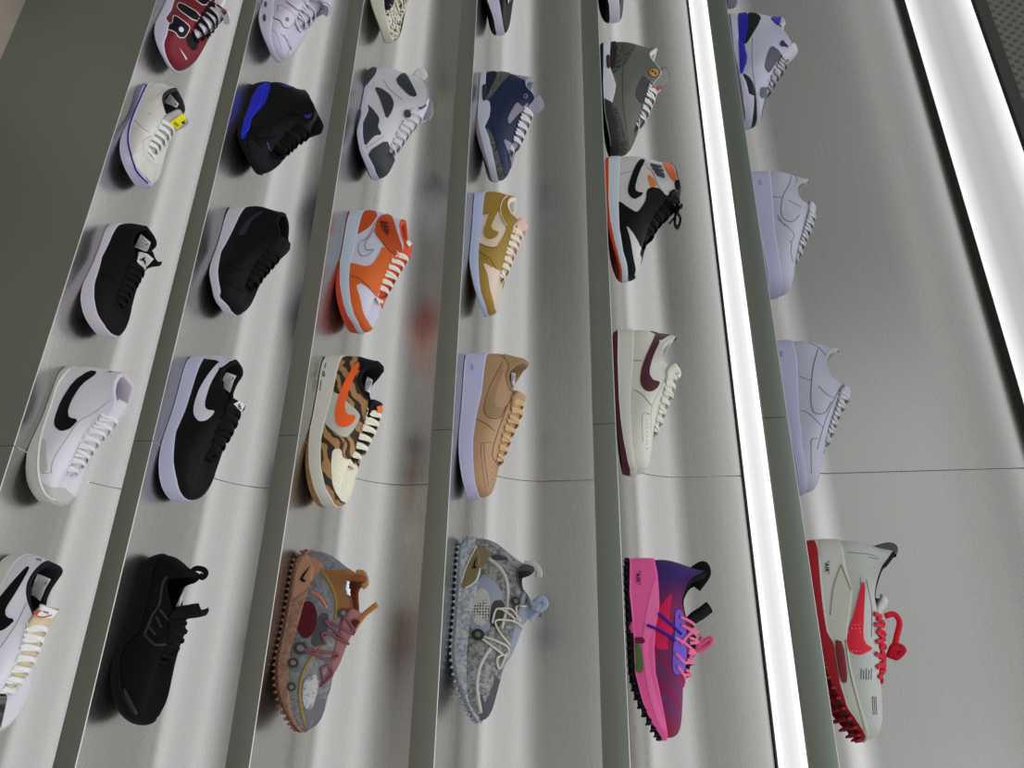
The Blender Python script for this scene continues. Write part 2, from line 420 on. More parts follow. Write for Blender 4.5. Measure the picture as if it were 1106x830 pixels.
def split_parts(V, F, least=14):
    par = list(range(len(V)))
    def fd(a):
        while par[a] != a: par[a] = par[par[a]]; a = par[a]
        return a
    pos = {}
    for i, v in enumerate(V):      # top and skirt share positions
        k = tuple(np.round(v, 6))
        if k in pos: par[fd(i)] = fd(pos[k])
        else: pos[k] = i
    for f in F:
        for q in f[1:]: par[fd(q)] = fd(f[0])
    g = {}
    for f in F: g.setdefault(fd(f[0]), []).append(f)
    out = []
    for fs in g.values():
        if len(fs) < least: continue
        u = sorted({i for f in fs for i in f}); mp = {a: b for b, a in enumerate(u)}
        out.append(([V[i] for i in u], [tuple(mp[i] for i in f) for f in fs]))
    return out
def hit(S, p, on):
    d = Vector(ray(*p)).normalized(); o = Vector(CAM-S.org); best = None
    for t in on:
        h = S.bvh[t].ray_cast(o, d)
        if h[0] is not None and (best is None or h[3] < best[3]): best = h
    if best is None: return None
    n = best[1]; n = n if n.dot(d) < 0 else -n
    return np.array(best[0]), np.array(n)
def decal(S, name, color, polys, on='u', lift=.0015, smooth=0, label=None, mirror=False, thick=True):
    """flat print or patch laid on the shoe's surface"""
    if not isinstance(polys[0][0], (list, tuple, np.ndarray)): polys = [polys]
    parts = []
    for poly in polys:
        P = np.array([S.px(p) for p in poly]); P = chaikin(P, smooth) if smooth else P
        step = max(1.0, max(np.ptp(P[:, 0]), np.ptp(P[:, 1]))/14)
        g = np.array([(x, y) for x in np.arange(P[:, 0].min(), P[:, 0].max(), step) for y in np.arange(P[:, 1].min(), P[:, 1].max(), step)]) if len(P) else []
        if len(g): g = g[sdf(g, P) > step*.4]
        vs = [Vector(p) for p in P]+[Vector(p) for p in g]; n = len(P)
        r = geometry.delaunay_2d_cdt(vs, [], [list(range(n))], 1, 1e-5)
        V = []; ok = []
        for p in r[0]:
            h = hit(S, (p.x, p.y), on); ok.append(h is not None); V.append(h[0]+h[1]*lift if h else np.zeros(3))
        F = [tuple(q) for q in r[2] if all(ok[i] for i in q)]
        F = [q for q in F if max(np.linalg.norm(V[q[i]]-V[q[i-1]]) for i in range(len(q))) < .035]
        if F:
            used = sorted({i for q in F for i in q}); mp = {a: b for b, a in enumerate(used)}
            V = [V[i] for i in used]; F = [tuple(mp[i] for i in q) for q in F]
            parts.append((V, F))
            if mirror: parts.append(([v*[1, -1, 1] for v in V], [q[::-1] for q in F]))
    if not parts: print('   MISS', name); return
    V, F = join(parts)
    if len(polys) == 1: V, F = max(split_parts(V, F, 1), key=lambda q: len(q[1]))
    o = mk(name, V, F, M(color), S.root)
    if thick:
        md = o.modifiers.new('thickness', 'SOLIDIFY'); md.thickness = .0008; md.offset = 0
    if label: o['label'] = label
    return o
def seam(S, color, lines, on='u', r=.0007, name='stitching', mirror=False, label=None, lift=.0003, up=(0, 1, 0), rr=None):
    parts = []
    if not isinstance(lines[0][0], (list, tuple)): lines = [lines]
    for ln in lines:
        P = [S.px(p) for p in ln]; P = spline([np.array(p) for p in P], 6); Q = []
        for p in P:
            h = hit(S, p, on)
            if h: Q.append(h[0]+h[1]*lift)
        Q = [q for i, q in enumerate(Q) if i == 0 or np.linalg.norm(q-Q[i-1]) < .03]
        if len(Q) > 1:
            parts.append(tube(Q, r, rr or r, 6, up=up))
            if mirror: parts.append(tube([q*[1, -1, 1] for q in Q], r, rr or r, 6, up=up))
    if parts:
        V, F = join(parts); o = mk(name, V, F, M(color), S.root)
        if label: o['label'] = label
def letters(S, name, text, color, pos, size, on='u', right=(0, 1), up=(1, 0), lift=.0016, shear=0, font_w=1.0, label=None):
    """lettering laid on the surface; pos is the centre, size the cap height, both in trace units"""
    cu = bpy.data.curves.new('t', 'FONT'); cu.body = text; cu.align_x = 'CENTER'; cu.align_y = 'CENTER'; cu.resolution_u = 3
    ob = bpy.data.objects.new('t', cu); C.objects.link(ob); dg = bpy.context.evaluated_depsgraph_get(); dg.update()
    me = bpy.data.meshes.new_from_object(ob.evaluated_get(dg)); bm = bmesh.new(); bm.from_mesh(me)
    bmesh.ops.triangulate(bm, faces=bm.faces)
    bmesh.ops.subdivide_edges(bm, edges=[e for e in bm.edges if e.calc_length() > .25], cuts=1)
    bmesh.ops.triangulate(bm, faces=bm.faces)
    V = []; ok = []
    for v in bm.verts:
        a = v.co.x*size/.7*font_w; b = v.co.y*size/.7
        p = (pos[0]+right[0]*a+up[0]*b, pos[1]+right[1]*a+up[1]*b); h = hit(S, S.px(p), on); ok.append(bool(h)); V.append(h[0]+h[1]*lift if h else np.zeros(3))
    bm.verts.index_update(); F = [tuple(v.index for v in f.verts) for f in bm.faces if all(ok[v.index] for v in f.verts)]
    bm.free(); bpy.data.objects.remove(ob); bpy.data.curves.remove(cu); bpy.data.meshes.remove(me)
    if F:
        o = mk(name, V, F, M(color), S.root); md = o.modifiers.new('thickness', 'SOLIDIFY'); md.thickness = .0006; md.offset = 0
        if label: o['label'] = label
        return o
    print('   NO TEXT', text)
def eyelets(S, color):
    v, f = S.holes; mk('eyelets', v, f, M(color), S.root)
def sticker(S, quad, on='i', marks=True):
    """paper size label on the insole with its small print"""
    decal(S, 'paper_label', ('paper', (250, 250, 252)), quad, on=on, lift=.002, label='white printed paper size label')
    if marks:
        a, b, c, d = [np.array(p, float) for p in quad]
        L_ = []
        for i in range(7):
            t = .18+.09*i; e = .12 if i % 3 else .3
            p = a+(b-a)*t; q = d+(c-d)*t; u = p+(q-p)*e; v = p+(q-p)*.85; w = (b-a)*.011
            L_.append([tuple(u-w), tuple(u+w), tuple(v+w), tuple(v-w)])
        decal(S, 'label_print', ('paper', (150, 150, 155)), L_, on=on, lift=.003, thick=False)
        p = a+(b-a)*.8+(d-a)*.15; w = (b-a)*.07; h_ = (d-a)*.16
        decal(S, 'label_mark', ('paper', (30, 30, 32)), [tuple(p), tuple(p+w), tuple(p+w+h_), tuple(p+h_)], on=on, lift=.003, thick=False)

def strap(S, name, color, pts, rx=.004, rz=.001, up=(0, 1, 0), plane=0.0, n=8):
    """a pull tab or cord held clear of the shoe, in the shoe's middle plane"""
    V, F = tube(spline([S.at(p, plane) for p in pts], 6), rx, rz, n, up=up); return mk(name, V, F, M(color), S.root)
def lugs(S, color, n=22, r=.004, h=.008, flare=.004):
    parts = []
    P = arcs(np.stack([S.P0[:, 0], S.P0[:, 1]], 1), n)
    for i, (x, y) in enumerate(P):
        for sg in ((1, -1) if 0 < i < n-1 else (1,)):
            z = S.zb(x); V = []; F = []
            for a in range(5):
                t = a/4; rr = r*(1-.65*t)
                for q in range(6):
                    th = q*math.pi/3; V.append((x+rr*math.cos(th)+(flare*t*(x-S.L*.5)/S.L*1.6), sg*(y*1.0+.001+flare*t*min(1, y/.02))+rr*math.sin(th), z+.003-h*t))
            for a in range(4):
                for q in range(6): F.append((a*6+q, a*6+(q+1) % 6, a*6+6+(q+1) % 6, a*6+6+q))
            F.append(tuple(24+q for q in range(6))); parts.append((V, F))
    for i in range(2, n-2):
        x, y = P[i]
        for fy in (-.45, 0, .45):
            V, F = box(x-.004, x+.004, fy*y-.004, fy*y+.004, S.zb(x)-.004, S.zb(x)+.002); parts.append((V, F))
    V, F = join(parts); mk('tread_lugs', V, F, M(color), S.root)
# ---- the place: a brushed steel sneaker wall with lit shelves ----
def steel(name, base, rough, brush='X', var=.06, aniso=.0):
    m, nt, b = new_mat(name); N = nt.nodes; Lk = nt.links
    b.inputs['Metallic'].default_value = 1.0
    tc = N.new('ShaderNodeTexCoord'); mp = N.new('ShaderNodeMapping')
    mp.inputs['Scale'].default_value = (1.2, 260, 260) if brush == 'X' else (260, 1.2, 1.2)
    Lk.new(tc.outputs['Object'], mp.inputs['Vector'])
    n = N.new('ShaderNodeTexNoise'); n.inputs['Scale'].default_value = 3; n.inputs['Detail'].default_value = 4; Lk.new(mp.outputs['Vector'], n.inputs['Vector'])
    r = N.new('ShaderNodeMapRange'); r.inputs['To Min'].default_value = rough-var; r.inputs['To Max'].default_value = rough+var
    Lk.new(n.outputs['Fac'], r.inputs['Value']); Lk.new(r.outputs['Result'], b.inputs['Roughness'])
    c = N.new('ShaderNodeMix'); c.data_type = 'RGBA'; c.inputs['A'].default_value = tuple(v*.94 for v in base)+(1,); c.inputs['B'].default_value = tuple(min(1, v*1.04) for v in base)+(1,)
    Lk.new(n.outputs['Fac'], c.inputs['Factor']); Lk.new(c.outputs['Result'], b.inputs['Base Color'])
    bp = N.new('ShaderNodeBump'); bp.inputs['Strength'].default_value = .03; bp.inputs['Distance'].default_value = .0005
    Lk.new(n.outputs['Fac'], bp.inputs['Height']); Lk.new(bp.outputs['Normal'], b.inputs['Normal'])
    if aniso:
        b.inputs['Anisotropic'].default_value = aniso
        tg = N.new('ShaderNodeTangent'); tg.direction_type = 'RADIAL'; tg.axis = 'X'; Lk.new(tg.outputs['Tangent'], b.inputs['Tangent'])
    return m
STEEL = steel('brushed_steel', (.52, .515, .50), .275, var=.04)
STEEL_LIP = steel('brushed_steel_front', (.34, .385, .355), .36)
STEEL_DARK = steel('brushed_steel_base', (.25, .255, .225), .45)
m, nt, b = new_mat('dark_trim'); b.inputs['Base Color'].default_value = lin((50, 46, 42)); b.inputs['Roughness'].default_value = .5; TRIM = m
def light_mat(name, centre, edge, col=(1, .985, .97)):
    """edge-lit diffuser: the LED strips run along its two long sides"""
    m, nt, b = new_mat(name); N = nt.nodes; Lk = nt.links
    tc = N.new('ShaderNodeTexCoord'); sx = N.new('ShaderNodeSeparateXYZ'); Lk.new(tc.outputs['Generated'], sx.inputs[0])
    r = N.new('ShaderNodeValToRGB'); e = r.color_ramp.elements; e[0].position = 0; e[1].position = 1
    e[0].color = (1, 1, 1, 1); e[1].color = (1, 1, 1, 1)
    for p, v in ((.06, .75), (.25, .12), (.5, 0), (.75, .12), (.94, .75)):
        q = e.new(p); q.color = (v, v, v, 1)
    Lk.new(sx.outputs['Y'], r.inputs['Fac'])
    mr = N.new('ShaderNodeMapRange'); mr.inputs['To Min'].default_value = centre; mr.inputs['To Max'].default_value = edge; Lk.new(r.outputs['Color'], mr.inputs['Value'])
    b.inputs['Base Color'].default_value = (.1, .1, .1, 1); b.inputs['Emission Color'].default_value = (.985, .99, 1.0, 1)
    Lk.new(mr.outputs['Result'], b.inputs['Emission Strength'])
    return m
LED = light_mat('shelf_light', LEDC, LEDE); LEDTOP = light_mat('top_light', TOPC, TOPE)
XS = -.5344
RUNS = [(-4.6, XS-.0005), (XS+.0005, 1.6)]
def extrude(prof, x0, x1, nx=2):
    V = []; F = []
    xs = (x0, x0+.0015, x1-.0015, x1); nx = 4
    for x in xs: V += [(x, y, z) for y, z in prof]
    n = len(prof)
    for i in range(nx-1):
        for j in range(n-1): F.append((i*n+j, i*n+j+1, (i+1)*n+j+1, (i+1)*n+j))
    return V, F
def shelf(k, x0, x1, label):
    z = Z0+k*H; zn = (Z0+(k+1)*H-LIP) if k < 5 else TOPZ
    r = bpy.data.objects.new('display_shelf', None); C.objects.link(r); r.location = ((x0+x1)/2, D, z)
    r['label'] = label; r['category'] = 'shelf'; r['group'] = 'steel display shelves'
    cx = (x0+x1)/2; R = .135
    e = .0016
    prof = [(.012, -LIP), (e, -LIP), (0, -LIP+e), (0, -e), (e*.3, -e*.3), (e, 0), (e*2, 0), (DEPTH-R, 0)]
    prof += [(DEPTH-R+R*math.sin(a), R-R*math.cos(a)) for a in np.linspace(0, math.pi/2, 18)[1:]]
    prof += [(DEPTH, zn-z-.0015), (DEPTH, zn-z)]
    # solid sheet: give it a back side 1.5 mm behind
    V, F = extrude([p for p in prof[3:]], x0-cx, x1-cx); o = mk('shelf_sheet', V, F, STEEL, r)
    V, F = extrude(prof[:4] if k else [(0, -LIP), (0, -LIP+e), (0, -e)], x0-cx, x1-cx); o2 = mk('front_lip', V, F, STEEL_LIP, r)
    for q in (o,):
        md = q.modifiers.new('thickness', 'SOLIDIFY'); md.thickness = .0015; md.offset = 1
    # frame under the shelf that holds the light panel
    V, F = join([box(x0-cx, x1-cx, .0015, .014, -LIP+.0005, -.004), box(x0-cx, x1-cx, .274, DEPTH-.002, -LIP, -LIP+.02)])
    mk('light_frame', V, F, TRIM, r, smooth=False)
    V, F = box(x0-cx, x1-cx, .014, .274, -LIP+.002, -LIP+.008); o3 = mk('light_panel', V, F, LED, r, smooth=False)
    o3['label'] = 'lit white diffuser under the shelf'
    return r
TOPZ = EYE+.785
names = ['lowest', 'second lowest', 'third lowest', 'fourth lowest', 'fifth lowest, at eye level', 'highest']
for k in range(6):
    shelf(k, *RUNS[0], 'long brushed steel shelf left of the panel joint, %s tier' % names[k])
    shelf(k, *RUNS[1], 'brushed steel shelf right of the panel joint, %s tier' % names[k])
def struct(name, V, F, m, smooth=False):
    o = mk(name, V, F, m, smooth=smooth); o['kind'] = 'structure'; return o
for i, (x0, x1) in enumerate(RUNS):
    V, F = box(x0, x1, D, D+.02, .0, Z0-LIP-.0001); struct('trim_1' if i == 0 else 'trim_2', V, F, STEEL_LIP)
V, F = box(-4.6, 1.6, D+DEPTH+.004, D+DEPTH+.03, 0, 2.9); struct('wall_back', V, F, TRIM)
# floor
m, nt, b = new_mat('polished_floor'); N = nt.nodes
n = N.new('ShaderNodeTexNoise'); n.inputs['Scale'].default_value = 9; n.inputs['Detail'].default_value = 5
r = N.new('ShaderNodeValToRGB'); r.color_ramp.elements[0].position = .35; r.color_ramp.elements[0].color = lin((110, 98, 90)); r.color_ramp.elements[1].position = .68; r.color_ramp.elements[1].color = lin((150, 140, 128))
nt.links.new(n.outputs['Fac'], r.inputs['Fac']); nt.links.new(r.outputs['Color'], b.inputs['Base Color']); b.inputs['Roughness'].default_value = .35
V, F = box(-4.6, 2.6, -4, D+.3, -.05, 0); struct('floor', V, F, m)
# bulkhead over the top shelf: light panel, dark trims and perforated fascia
V, F = join([box(-4.6, 1.6, D, D+.012, TOPZ-.001, TOPZ+.022), box(-4.6, 1.6, D+.262, D+DEPTH+.004, TOPZ-.001, TOPZ+.02)]); struct('trim_3', V, F, TRIM)
for i, (x0, x1) in enumerate([(-4.6, -1.9), (-1.897, XS), (XS+.003, 1.6)]):
    t = bpy.data.objects.new('ceiling_light', None); C.objects.link(t); t.location = ((x0+x1)/2, D+.137, TOPZ)
    t['label'] = 'wide glowing light panel above the top tier, %s' % ['far left length', 'middle length in view', 'right length beside the frame edge'][i]; t['category'] = 'light panel'; t['group'] = 'light panels above the top tier'
    cx = (x0+x1)/2
    V, F = box(x0-cx, x1-cx, -.125, .125, 0, .012); mk('diffuser', V, F, LEDTOP, t, smooth=False)
m, nt, b = new_mat('perforated_metal'); N = nt.nodes; Lk = nt.links
tc = N.new('ShaderNodeTexCoord'); mp = N.new('ShaderNodeMapping'); mp.inputs['Rotation'].default_value = (0, math.radians(45), 0); Lk.new(tc.outputs['Object'], mp.inputs['Vector'])
v = N.new('ShaderNodeTexVoronoi'); v.inputs['Scale'].default_value = 62; v.inputs['Randomness'].default_value = 0
sx = N.new('ShaderNodeVectorMath'); sx.operation = 'MULTIPLY'; sx.inputs[1].default_value = (1, 0, 1); Lk.new(mp.outputs['Vector'], sx.inputs[0]); Lk.new(sx.outputs[0], v.inputs['Vector'])
r = N.new('ShaderNodeValToRGB'); r.color_ramp.elements[0].position = .22; r.color_ramp.elements[0].color = lin((70, 72, 68)); r.color_ramp.elements[1].position = .42; r.color_ramp.elements[1].color = lin((104, 107, 101))
Lk.new(v.outputs['Distance'], r.inputs['Fac']); Lk.new(r.outputs['Color'], b.inputs['Base Color']); b.inputs['Roughness'].default_value = .55
V, F = box(-4.6, 1.6, D, D+.02, TOPZ+.022, 2.9); struct('wall_upper', V, F, m)
V, F = box(-4.6, 1.6, D+.004, D+DEPTH, TOPZ+.03, TOPZ+.04); struct('ceiling', V, F, TRIM)
# ---- light of the shop around the wall ----
w = bpy.data.worlds.new('shop'); bpy.context.scene.world = w; w.use_nodes = True; nt = w.node_tree; N = nt.nodes; Lk = nt.links
bg = N['Background']; tc = N.new('ShaderNodeTexCoord'); sx = N.new('ShaderNodeSeparateXYZ'); Lk.new(tc.outputs['Generated'], sx.inputs[0])
r = N.new('ShaderNodeValToRGB'); e = r.color_ramp.elements
mr = N.new('ShaderNodeMapRange'); mr.inputs['From Min'].default_value = -1; Lk.new(sx.outputs['Z'], mr.inputs['Value']); Lk.new(mr.outputs['Result'], r.inputs['Fac'])
stops = WORLD
while len(e) < len(stops): e.new(.5)
for q, (p, c) in zip(e, stops): q.position = p; q.color = tuple(c)+(1,)
n = N.new('ShaderNodeTexNoise'); n.inputs['Scale'].default_value = 5.5; n.inputs['Detail'].default_value = 3; Lk.new(tc.outputs['Generated'], n.inputs['Vector'])
mx = N.new('ShaderNodeMapRange'); mx.inputs['From Min'].default_value = .3; mx.inputs['From Max'].default_value = .7; mx.inputs['To Min'].default_value = .72; mx.inputs['To Max'].default_value = 1.28
Lk.new(n.outputs['Fac'], mx.inputs['Value'])
ml = N.new('ShaderNodeVectorMath'); ml.operation = 'SCALE'; Lk.new(r.outputs['Color'], ml.inputs[0]); az = N.new('ShaderNodeMapRange'); az.inputs['From Min'].default_value = -.85; az.inputs['From Max'].default_value = .15; az.inputs['To Min'].default_value = .62; az.inputs['To Max'].default_value = 1.45; Lk.new(sx.outputs['X'], az.inputs['Value'])
mm = N.new('ShaderNodeMath'); mm.operation = 'MULTIPLY'; Lk.new(mx.outputs['Result'], mm.inputs[0]); Lk.new(az.outputs['Result'], mm.inputs[1]); a2 = N.new('ShaderNodeMath'); a2.operation = 'ARCTAN2'; Lk.new(sx.outputs['X'], a2.inputs[0]); Lk.new(sx.outputs['Y'], a2.inputs[1])
n1 = N.new('ShaderNodeTexNoise'); n1.noise_dimensions = '1D'; n1.inputs['Scale'].default_value = 4.5; n1.inputs['Detail'].default_value = 2; Lk.new(a2.outputs[0], n1.inputs['W'])
r1 = N.new('ShaderNodeMapRange'); r1.inputs['From Min'].default_value = .36; r1.inputs['From Max'].default_value = .68; r1.inputs['To Min'].default_value = .62; r1.inputs['To Max'].default_value = 1.75; Lk.new(n1.outputs['Fac'], r1.inputs['Value'])
m3 = N.new('ShaderNodeMath'); m3.operation = 'MULTIPLY'; Lk.new(mm.outputs[0], m3.inputs[0]); Lk.new(r1.outputs['Result'], m3.inputs[1]); Lk.new(m3.outputs[0], ml.inputs['Scale'])
Lk.new(ml.outputs[0], bg.inputs['Color']); bg.inputs['Strength'].default_value = 1.0
# ---- camera ----
cd = bpy.data.cameras.new('camera'); cam = bpy.data.objects.new('camera', cd); C.objects.link(cam)
mw = Matrix.Identity(4)
for i in range(3): mw[i][0] = CR[i]; mw[i][1] = CU[i]; mw[i][2] = -fw[i]; mw[i][3] = CAM[i]
cam.matrix_world = mw; cd.sensor_fit = 'HORIZONTAL'; cd.sensor_width = 36; cd.lens = FPX/1106*36; cd.clip_start = .05
bpy.context.scene.camera = cam
sc = bpy.context.scene; sc.view_settings.view_transform = 'Standard'; sc.view_settings.look = 'None'; sc.view_settings.gamma = 1
sc.view_settings.use_curve_mapping = False; sc.view_settings.exposure = EXPO
LOW = [(.02,0,.088),(.03,.02,.085),(.1,.033,.07),(.2,.034,.062),(.3,.03,.072),(.36,.022,.088),(.45,.02,.080),(.55,.017,.068),(.65,.01,.056)]
MIDT = [(.02,0,.130),(.04,.02,.128),(.12,.033,.120),(.22,.034,.115),(.3,.028,.125),(.36,.026,.134),(.45,.024,.123),(.55,.022,.108),(.68,.014,.082)]
MSL = [(0,.036),(.3,.032),(.6,.030),(.8,.034),(1,.044)]
W_=(205,205,214); BK=(13,13,15)
def sw(s,c,p,lev=2,**k): overlay(s,'side_emblem',c,p,lev,**k)
# ================= tier at eye level =================
s=sneaker('low_sneaker','off-white low sneaker with maroon curved side emblem and maroon sole edge',4,(620,350,5.027),40,820,
 ms=[(320,42),(318,200),(303,340),(302,480),(310,640),(322,740),(340,812)], os=[(240,50),(238,200),(245,400),(255,520),(272,640),(295,760),(312,815)],
 top=[(542,62),(500,90),(478,120),(474,160),(482,195),(500,215),(525,245),(515,330),(488,400),(465,460),(442,530),(430,590)],ie=6,tip=(582,262),
 upper=(212,212,200),mid=('rubber',(208,208,198)),out=('rubber',(75,25,40)),lace=(222,222,208),lining=(190,190,182),insole=(25,25,28),ts=.008)
sw(s,(72,28,44),[(445,50),(468,95),(440,150),(415,220),(408,270),(425,305),(468,315),(455,345),(430,365),(400,368),(375,352),(360,320),(360,280),(372,225),(395,165),(425,100)])
overlay(s,'heel_tab',(72,28,44),[(390,20),(560,20),(530,55),(495,75),(470,92),(445,55),(420,45)],2)
overlay(s,'eyestay',(208,208,196),[(500,262),(492,300),(455,380),(420,450),(415,540),(425,620),(520,560),(620,300),(540,240)],1)
overlay(s,'toe_overlay',(208,208,196),[(322,350),(420,445),(412,490),(375,490),(372,640),(385,800),(345,840),(300,640),(298,360)],1)
seam(s,(120,120,112),[[(325,200),(372,200)],[(322,355),(370,385),(420,445)],[(372,640),(372,495),(412,492)]])
seam(s,(150,150,142),[[(395,520+i*22),(397,523+i*22)] for i in range(8)],r=.0009,name='vent_holes')
eyelets(s,(120,120,112)); decal(s,'tongue_label',(235,235,230),[(550,270),(575,262),(580,290),(562,302)],on=['t','u'],lift=.004)
s=sneaker('high_top_sneaker','high-top sneaker with black laces, black side emblem, orange collar and orange outsole',4,(620,160,F5:=5.53),57,797,
 ms=[(272,60),(265,180),(262,310),(268,480),(290,620),(312,740),(325,790)], os=[(210,60),(208,300),(218,430),(245,560),(275,680),(303,795)],
 top=[(575,85),(600,120),(615,170),(625,200),(628,235),(612,262),(565,340),(510,395),(465,455),(425,520),(392,575)],ie=5,tip=(640,235),
 upper=(200,200,200),mid=('rubber',(195,205,215)),out=('rubber',(205,72,35)),lace=(22,22,24),lining=(40,35,35),tongue=(28,28,30),ts=.020,bow=True)
overlay(s,'eyestay_overlay',BK,[(375,388),(400,360),(430,310),(435,250),(460,235),(510,240),(545,285),(620,300),(560,420),(400,600),(385,560),(350,500),(318,462),(310,462),(335,540),(350,640),(370,740),(330,800),(312,740),(285,620),(255,480),(255,305),(320,355)],2,label='black leather overlay')
sw(s,BK,[(395,68),(430,68),(400,120),(378,180),(365,230),(368,255),(385,265),(420,268),(395,290),(365,305),(340,295),(322,265),(325,225),(345,160),(370,100)])
overlay(s,'ankle_insert',(215,120,50),[(435,148),(485,190),(490,235),(455,235)],1,label='orange ankle insert')
overlay(s,'collar',(212,98,52),[(522,78),(575,78),(618,185),(598,205),(560,150)],2,label='orange leather collar')
overlay(s,'collar_front',BK,[(598,203),(615,188),(650,200),(640,250),(610,258)],3)
decal(s,'wings_emblem',(60,62,70),[[(455,95),(520,108),(528,122),(460,112)],[(465,118),(532,132),(536,146),(472,132)],[(478,140),(538,154),(543,182),(500,168)],[(488,104),(505,110),(515,150),(500,160)]],lift=.0022)
seam(s,(150,150,150),[[(275,155),(340,140),(440,90)],[(480,200),(540,270)],[(430,110),(470,150),(520,260)]])
s=sneaker('mid_top_sneaker','grey suede mid-top sneaker with textured heel and toe trim and orange round badge',4,(620,35,F5),62,745,
 ms=[(215,62),(210,200),(230,255),(247,310),(240,360),(222,432),(240,500),(258,620),(270,745)], os=[(178,70),(176,300),(180,400),(186,500),(200,600),(225,745)],
 top=[(492,92),(470,105),(452,125),(462,158),(498,200),(518,245),(475,303),(452,370),(428,430),(398,500),(362,565)],ie=6,tip=(575,262),
 upper=('suede',(104,107,102)),mid=('rubber',(212,212,218)),out=('rubber',(30,29,31)),lace=(222,222,222),lining=(205,205,203),tongue=(120,122,120),ts=.012,nl=6)
EG=('elephant',(108,112,100),(28,29,28))
overlay(s,'heel_panel',EG,[(235,60),(375,70),(330,150),(290,200),(235,252),(205,252),(212,160),(215,40)],2,label='textured grey heel panel')
overlay(s,'heel_counter',('suede',(48,45,46)),[(190,40),(262,60),(248,200),(205,260),(190,255)],3,label='dark heel counter')
overlay(s,'toe_guard',EG,[(235,435),(262,460),(290,560),(315,650),(328,700),(290,780),(262,760),(252,620)],2,label='textured toe guard')
overlay(s,'forefoot_sole',('rubber',(45,43,46)),[(160,385),(238,425),(268,520),(280,640),(295,790),(200,790)],2,'m',label='charcoal forefoot of the sole')
overlay(s,'heel_window',('gloss',(60,25,35)),[(192,135),(215,135),(215,215),(195,215)],2,'m')
overlay(s,'eyestay',('suede',(70,72,74)),[(412,252),(448,292),(470,305),(450,390),(400,430),(370,385),(368,350)],2,label='dark grey eyestay')
decal(s,'round_badge',(205,150,60),[[(475+27*math.cos(a),242+22*math.sin(a)) for a in np.linspace(0,2*math.pi,20,endpoint=False)]],lift=.002,label='orange round badge with two dots')
decal(s,'badge_mark',(80,60,30),[[(475+dx+8*math.cos(a),242+dy+8*math.sin(a)) for a in np.linspace(0,2*math.pi,10,endpoint=False)] for dx,dy in ((-8,-5),(9,6))],lift=.003,thick=False)
decal(s,'tongue_trim',(190,40,50),[(460,322),(490,335),(525,318),(520,328),(492,344),(462,332)],on=['t','u'],lift=.003)
seam(s,(70,72,70),[[(292,200),(292,400),(310,560),(330,690)],[(330,150),(300,200)]])
s=sneaker('running_sneaker','bright pink and purple knit running sneaker with black spiked outsole',4,(620,595,3.95),42,800,
 ms=[(342,48),(352,90),(358,150),(362,240),(345,330),(340,420),(345,520),(370,640),(395,775)], os=[(240,60),(238,180),(250,290),(256,370),(262,520),(292,640),(345,770)],
 top=[(560,85),(535,98),(500,120),(475,165),(462,220),(478,285),(495,310),(505,380),(488,440),(475,500),(462,560)],ie=6,tip=(592,262),
 upper=('stripes',(62,38,112),(120,38,95),(72,42,105),(105,42,75),(165,42,78)),mid=('rubber',(238,95,165)),out=('rubber',(22,22,24)),lace=(235,120,165),lining=(18,18,20),tongue=('fabric',(20,22,24)),ts=.040,zbase=.006,nl=6,lw=.0026,tw=.022)
lugs(s,('rubber',(20,20,22)),26)
overlay(s,'lace_frame',('knit',(120,95,215)),[(430,255),(455,250),(470,290),(480,380),(475,440),(468,520),(440,530),(420,520),(420,440),(430,340)],2,label='violet lace frame')
overlay(s,'side_emblem',('knit',(225,40,95)),[(420,175),(410,250),(405,290),(430,340),(395,380),(405,425),(345,420),(345,330),(362,250),(385,215)],1,label='red-pink side patch')
overlay(s,'air_window',('gloss',(70,120,55)),[(254,395),(285,398),(298,520),(262,525)],2,'m',label='green cushion window')
overlay(s,'window_rim',('rubber',(105,25,55)),[(250,372),(300,370),(305,398),(254,395)],2,'m')
overlay(s,'sole_ridge',('rubber',(248,115,180)),[(350,90),(362,240),(345,330),(318,380),(315,470),(345,600),(400,780),(360,740),(320,620),(300,500),(290,400),(310,250)],1,'m')
overlay(s,'sole_gap',('rubber',(215,80,145)),[(225,310),(258,305),(262,352),(225,352)],2,'o')
letters(s,'air_lettering','"AIR"',('paper',(40,15,30)),(273,117),19,on='m')
strap(s,'pull_tab',('fabric',(18,18,20)),[(500,95),(545,66),(560,75),(560,105),(520,160)],.008,.0012)
seam(s,('fabric',(60,40,170)),[[(312,320),(370,345),(430,385)],[(360,268),(410,315),(455,360)]],on=['u','m'],r=.0022,rr=.0012,lift=.003,name='lace_tips',label='blue lace tips')
seam(s,('fabric',(235,120,165)),[[(448,283),(500,310),(545,362)],[(452,318),(500,348),(548,398)],[(425,372),(470,400),(512,432)],[(428,440),(470,478),(500,430)],[(436,495),(470,545)],[(500,345),(470,375),(452,400)]],on=['u','t'],r=.0026,rr=.0014,lift=.003,name='lace_rows')
strap(s,'lace_knot',('fabric',(225,100,145)),[(500,450),(540,400),(585,375),(575,405),(520,425),(548,370)],.004,.004)
s=sneaker('low_sneaker','black sneaker toe with thick white sole at the top frame edge, eye-level shelf',4,(620,0,11.06),None,265,
 ms=None,msL=[(0,.036),(.4,.033),(.7,.036),(.9,.045),(1,.050)],top=None,topL=LOW,ie=5,tip=None,tipL=(.27,.11),upper=(24,22,40),mid=('rubber',(205,205,222)),out=('rubber',(18,18,20)),lace=(30,30,34),ts=.022,L=.30)
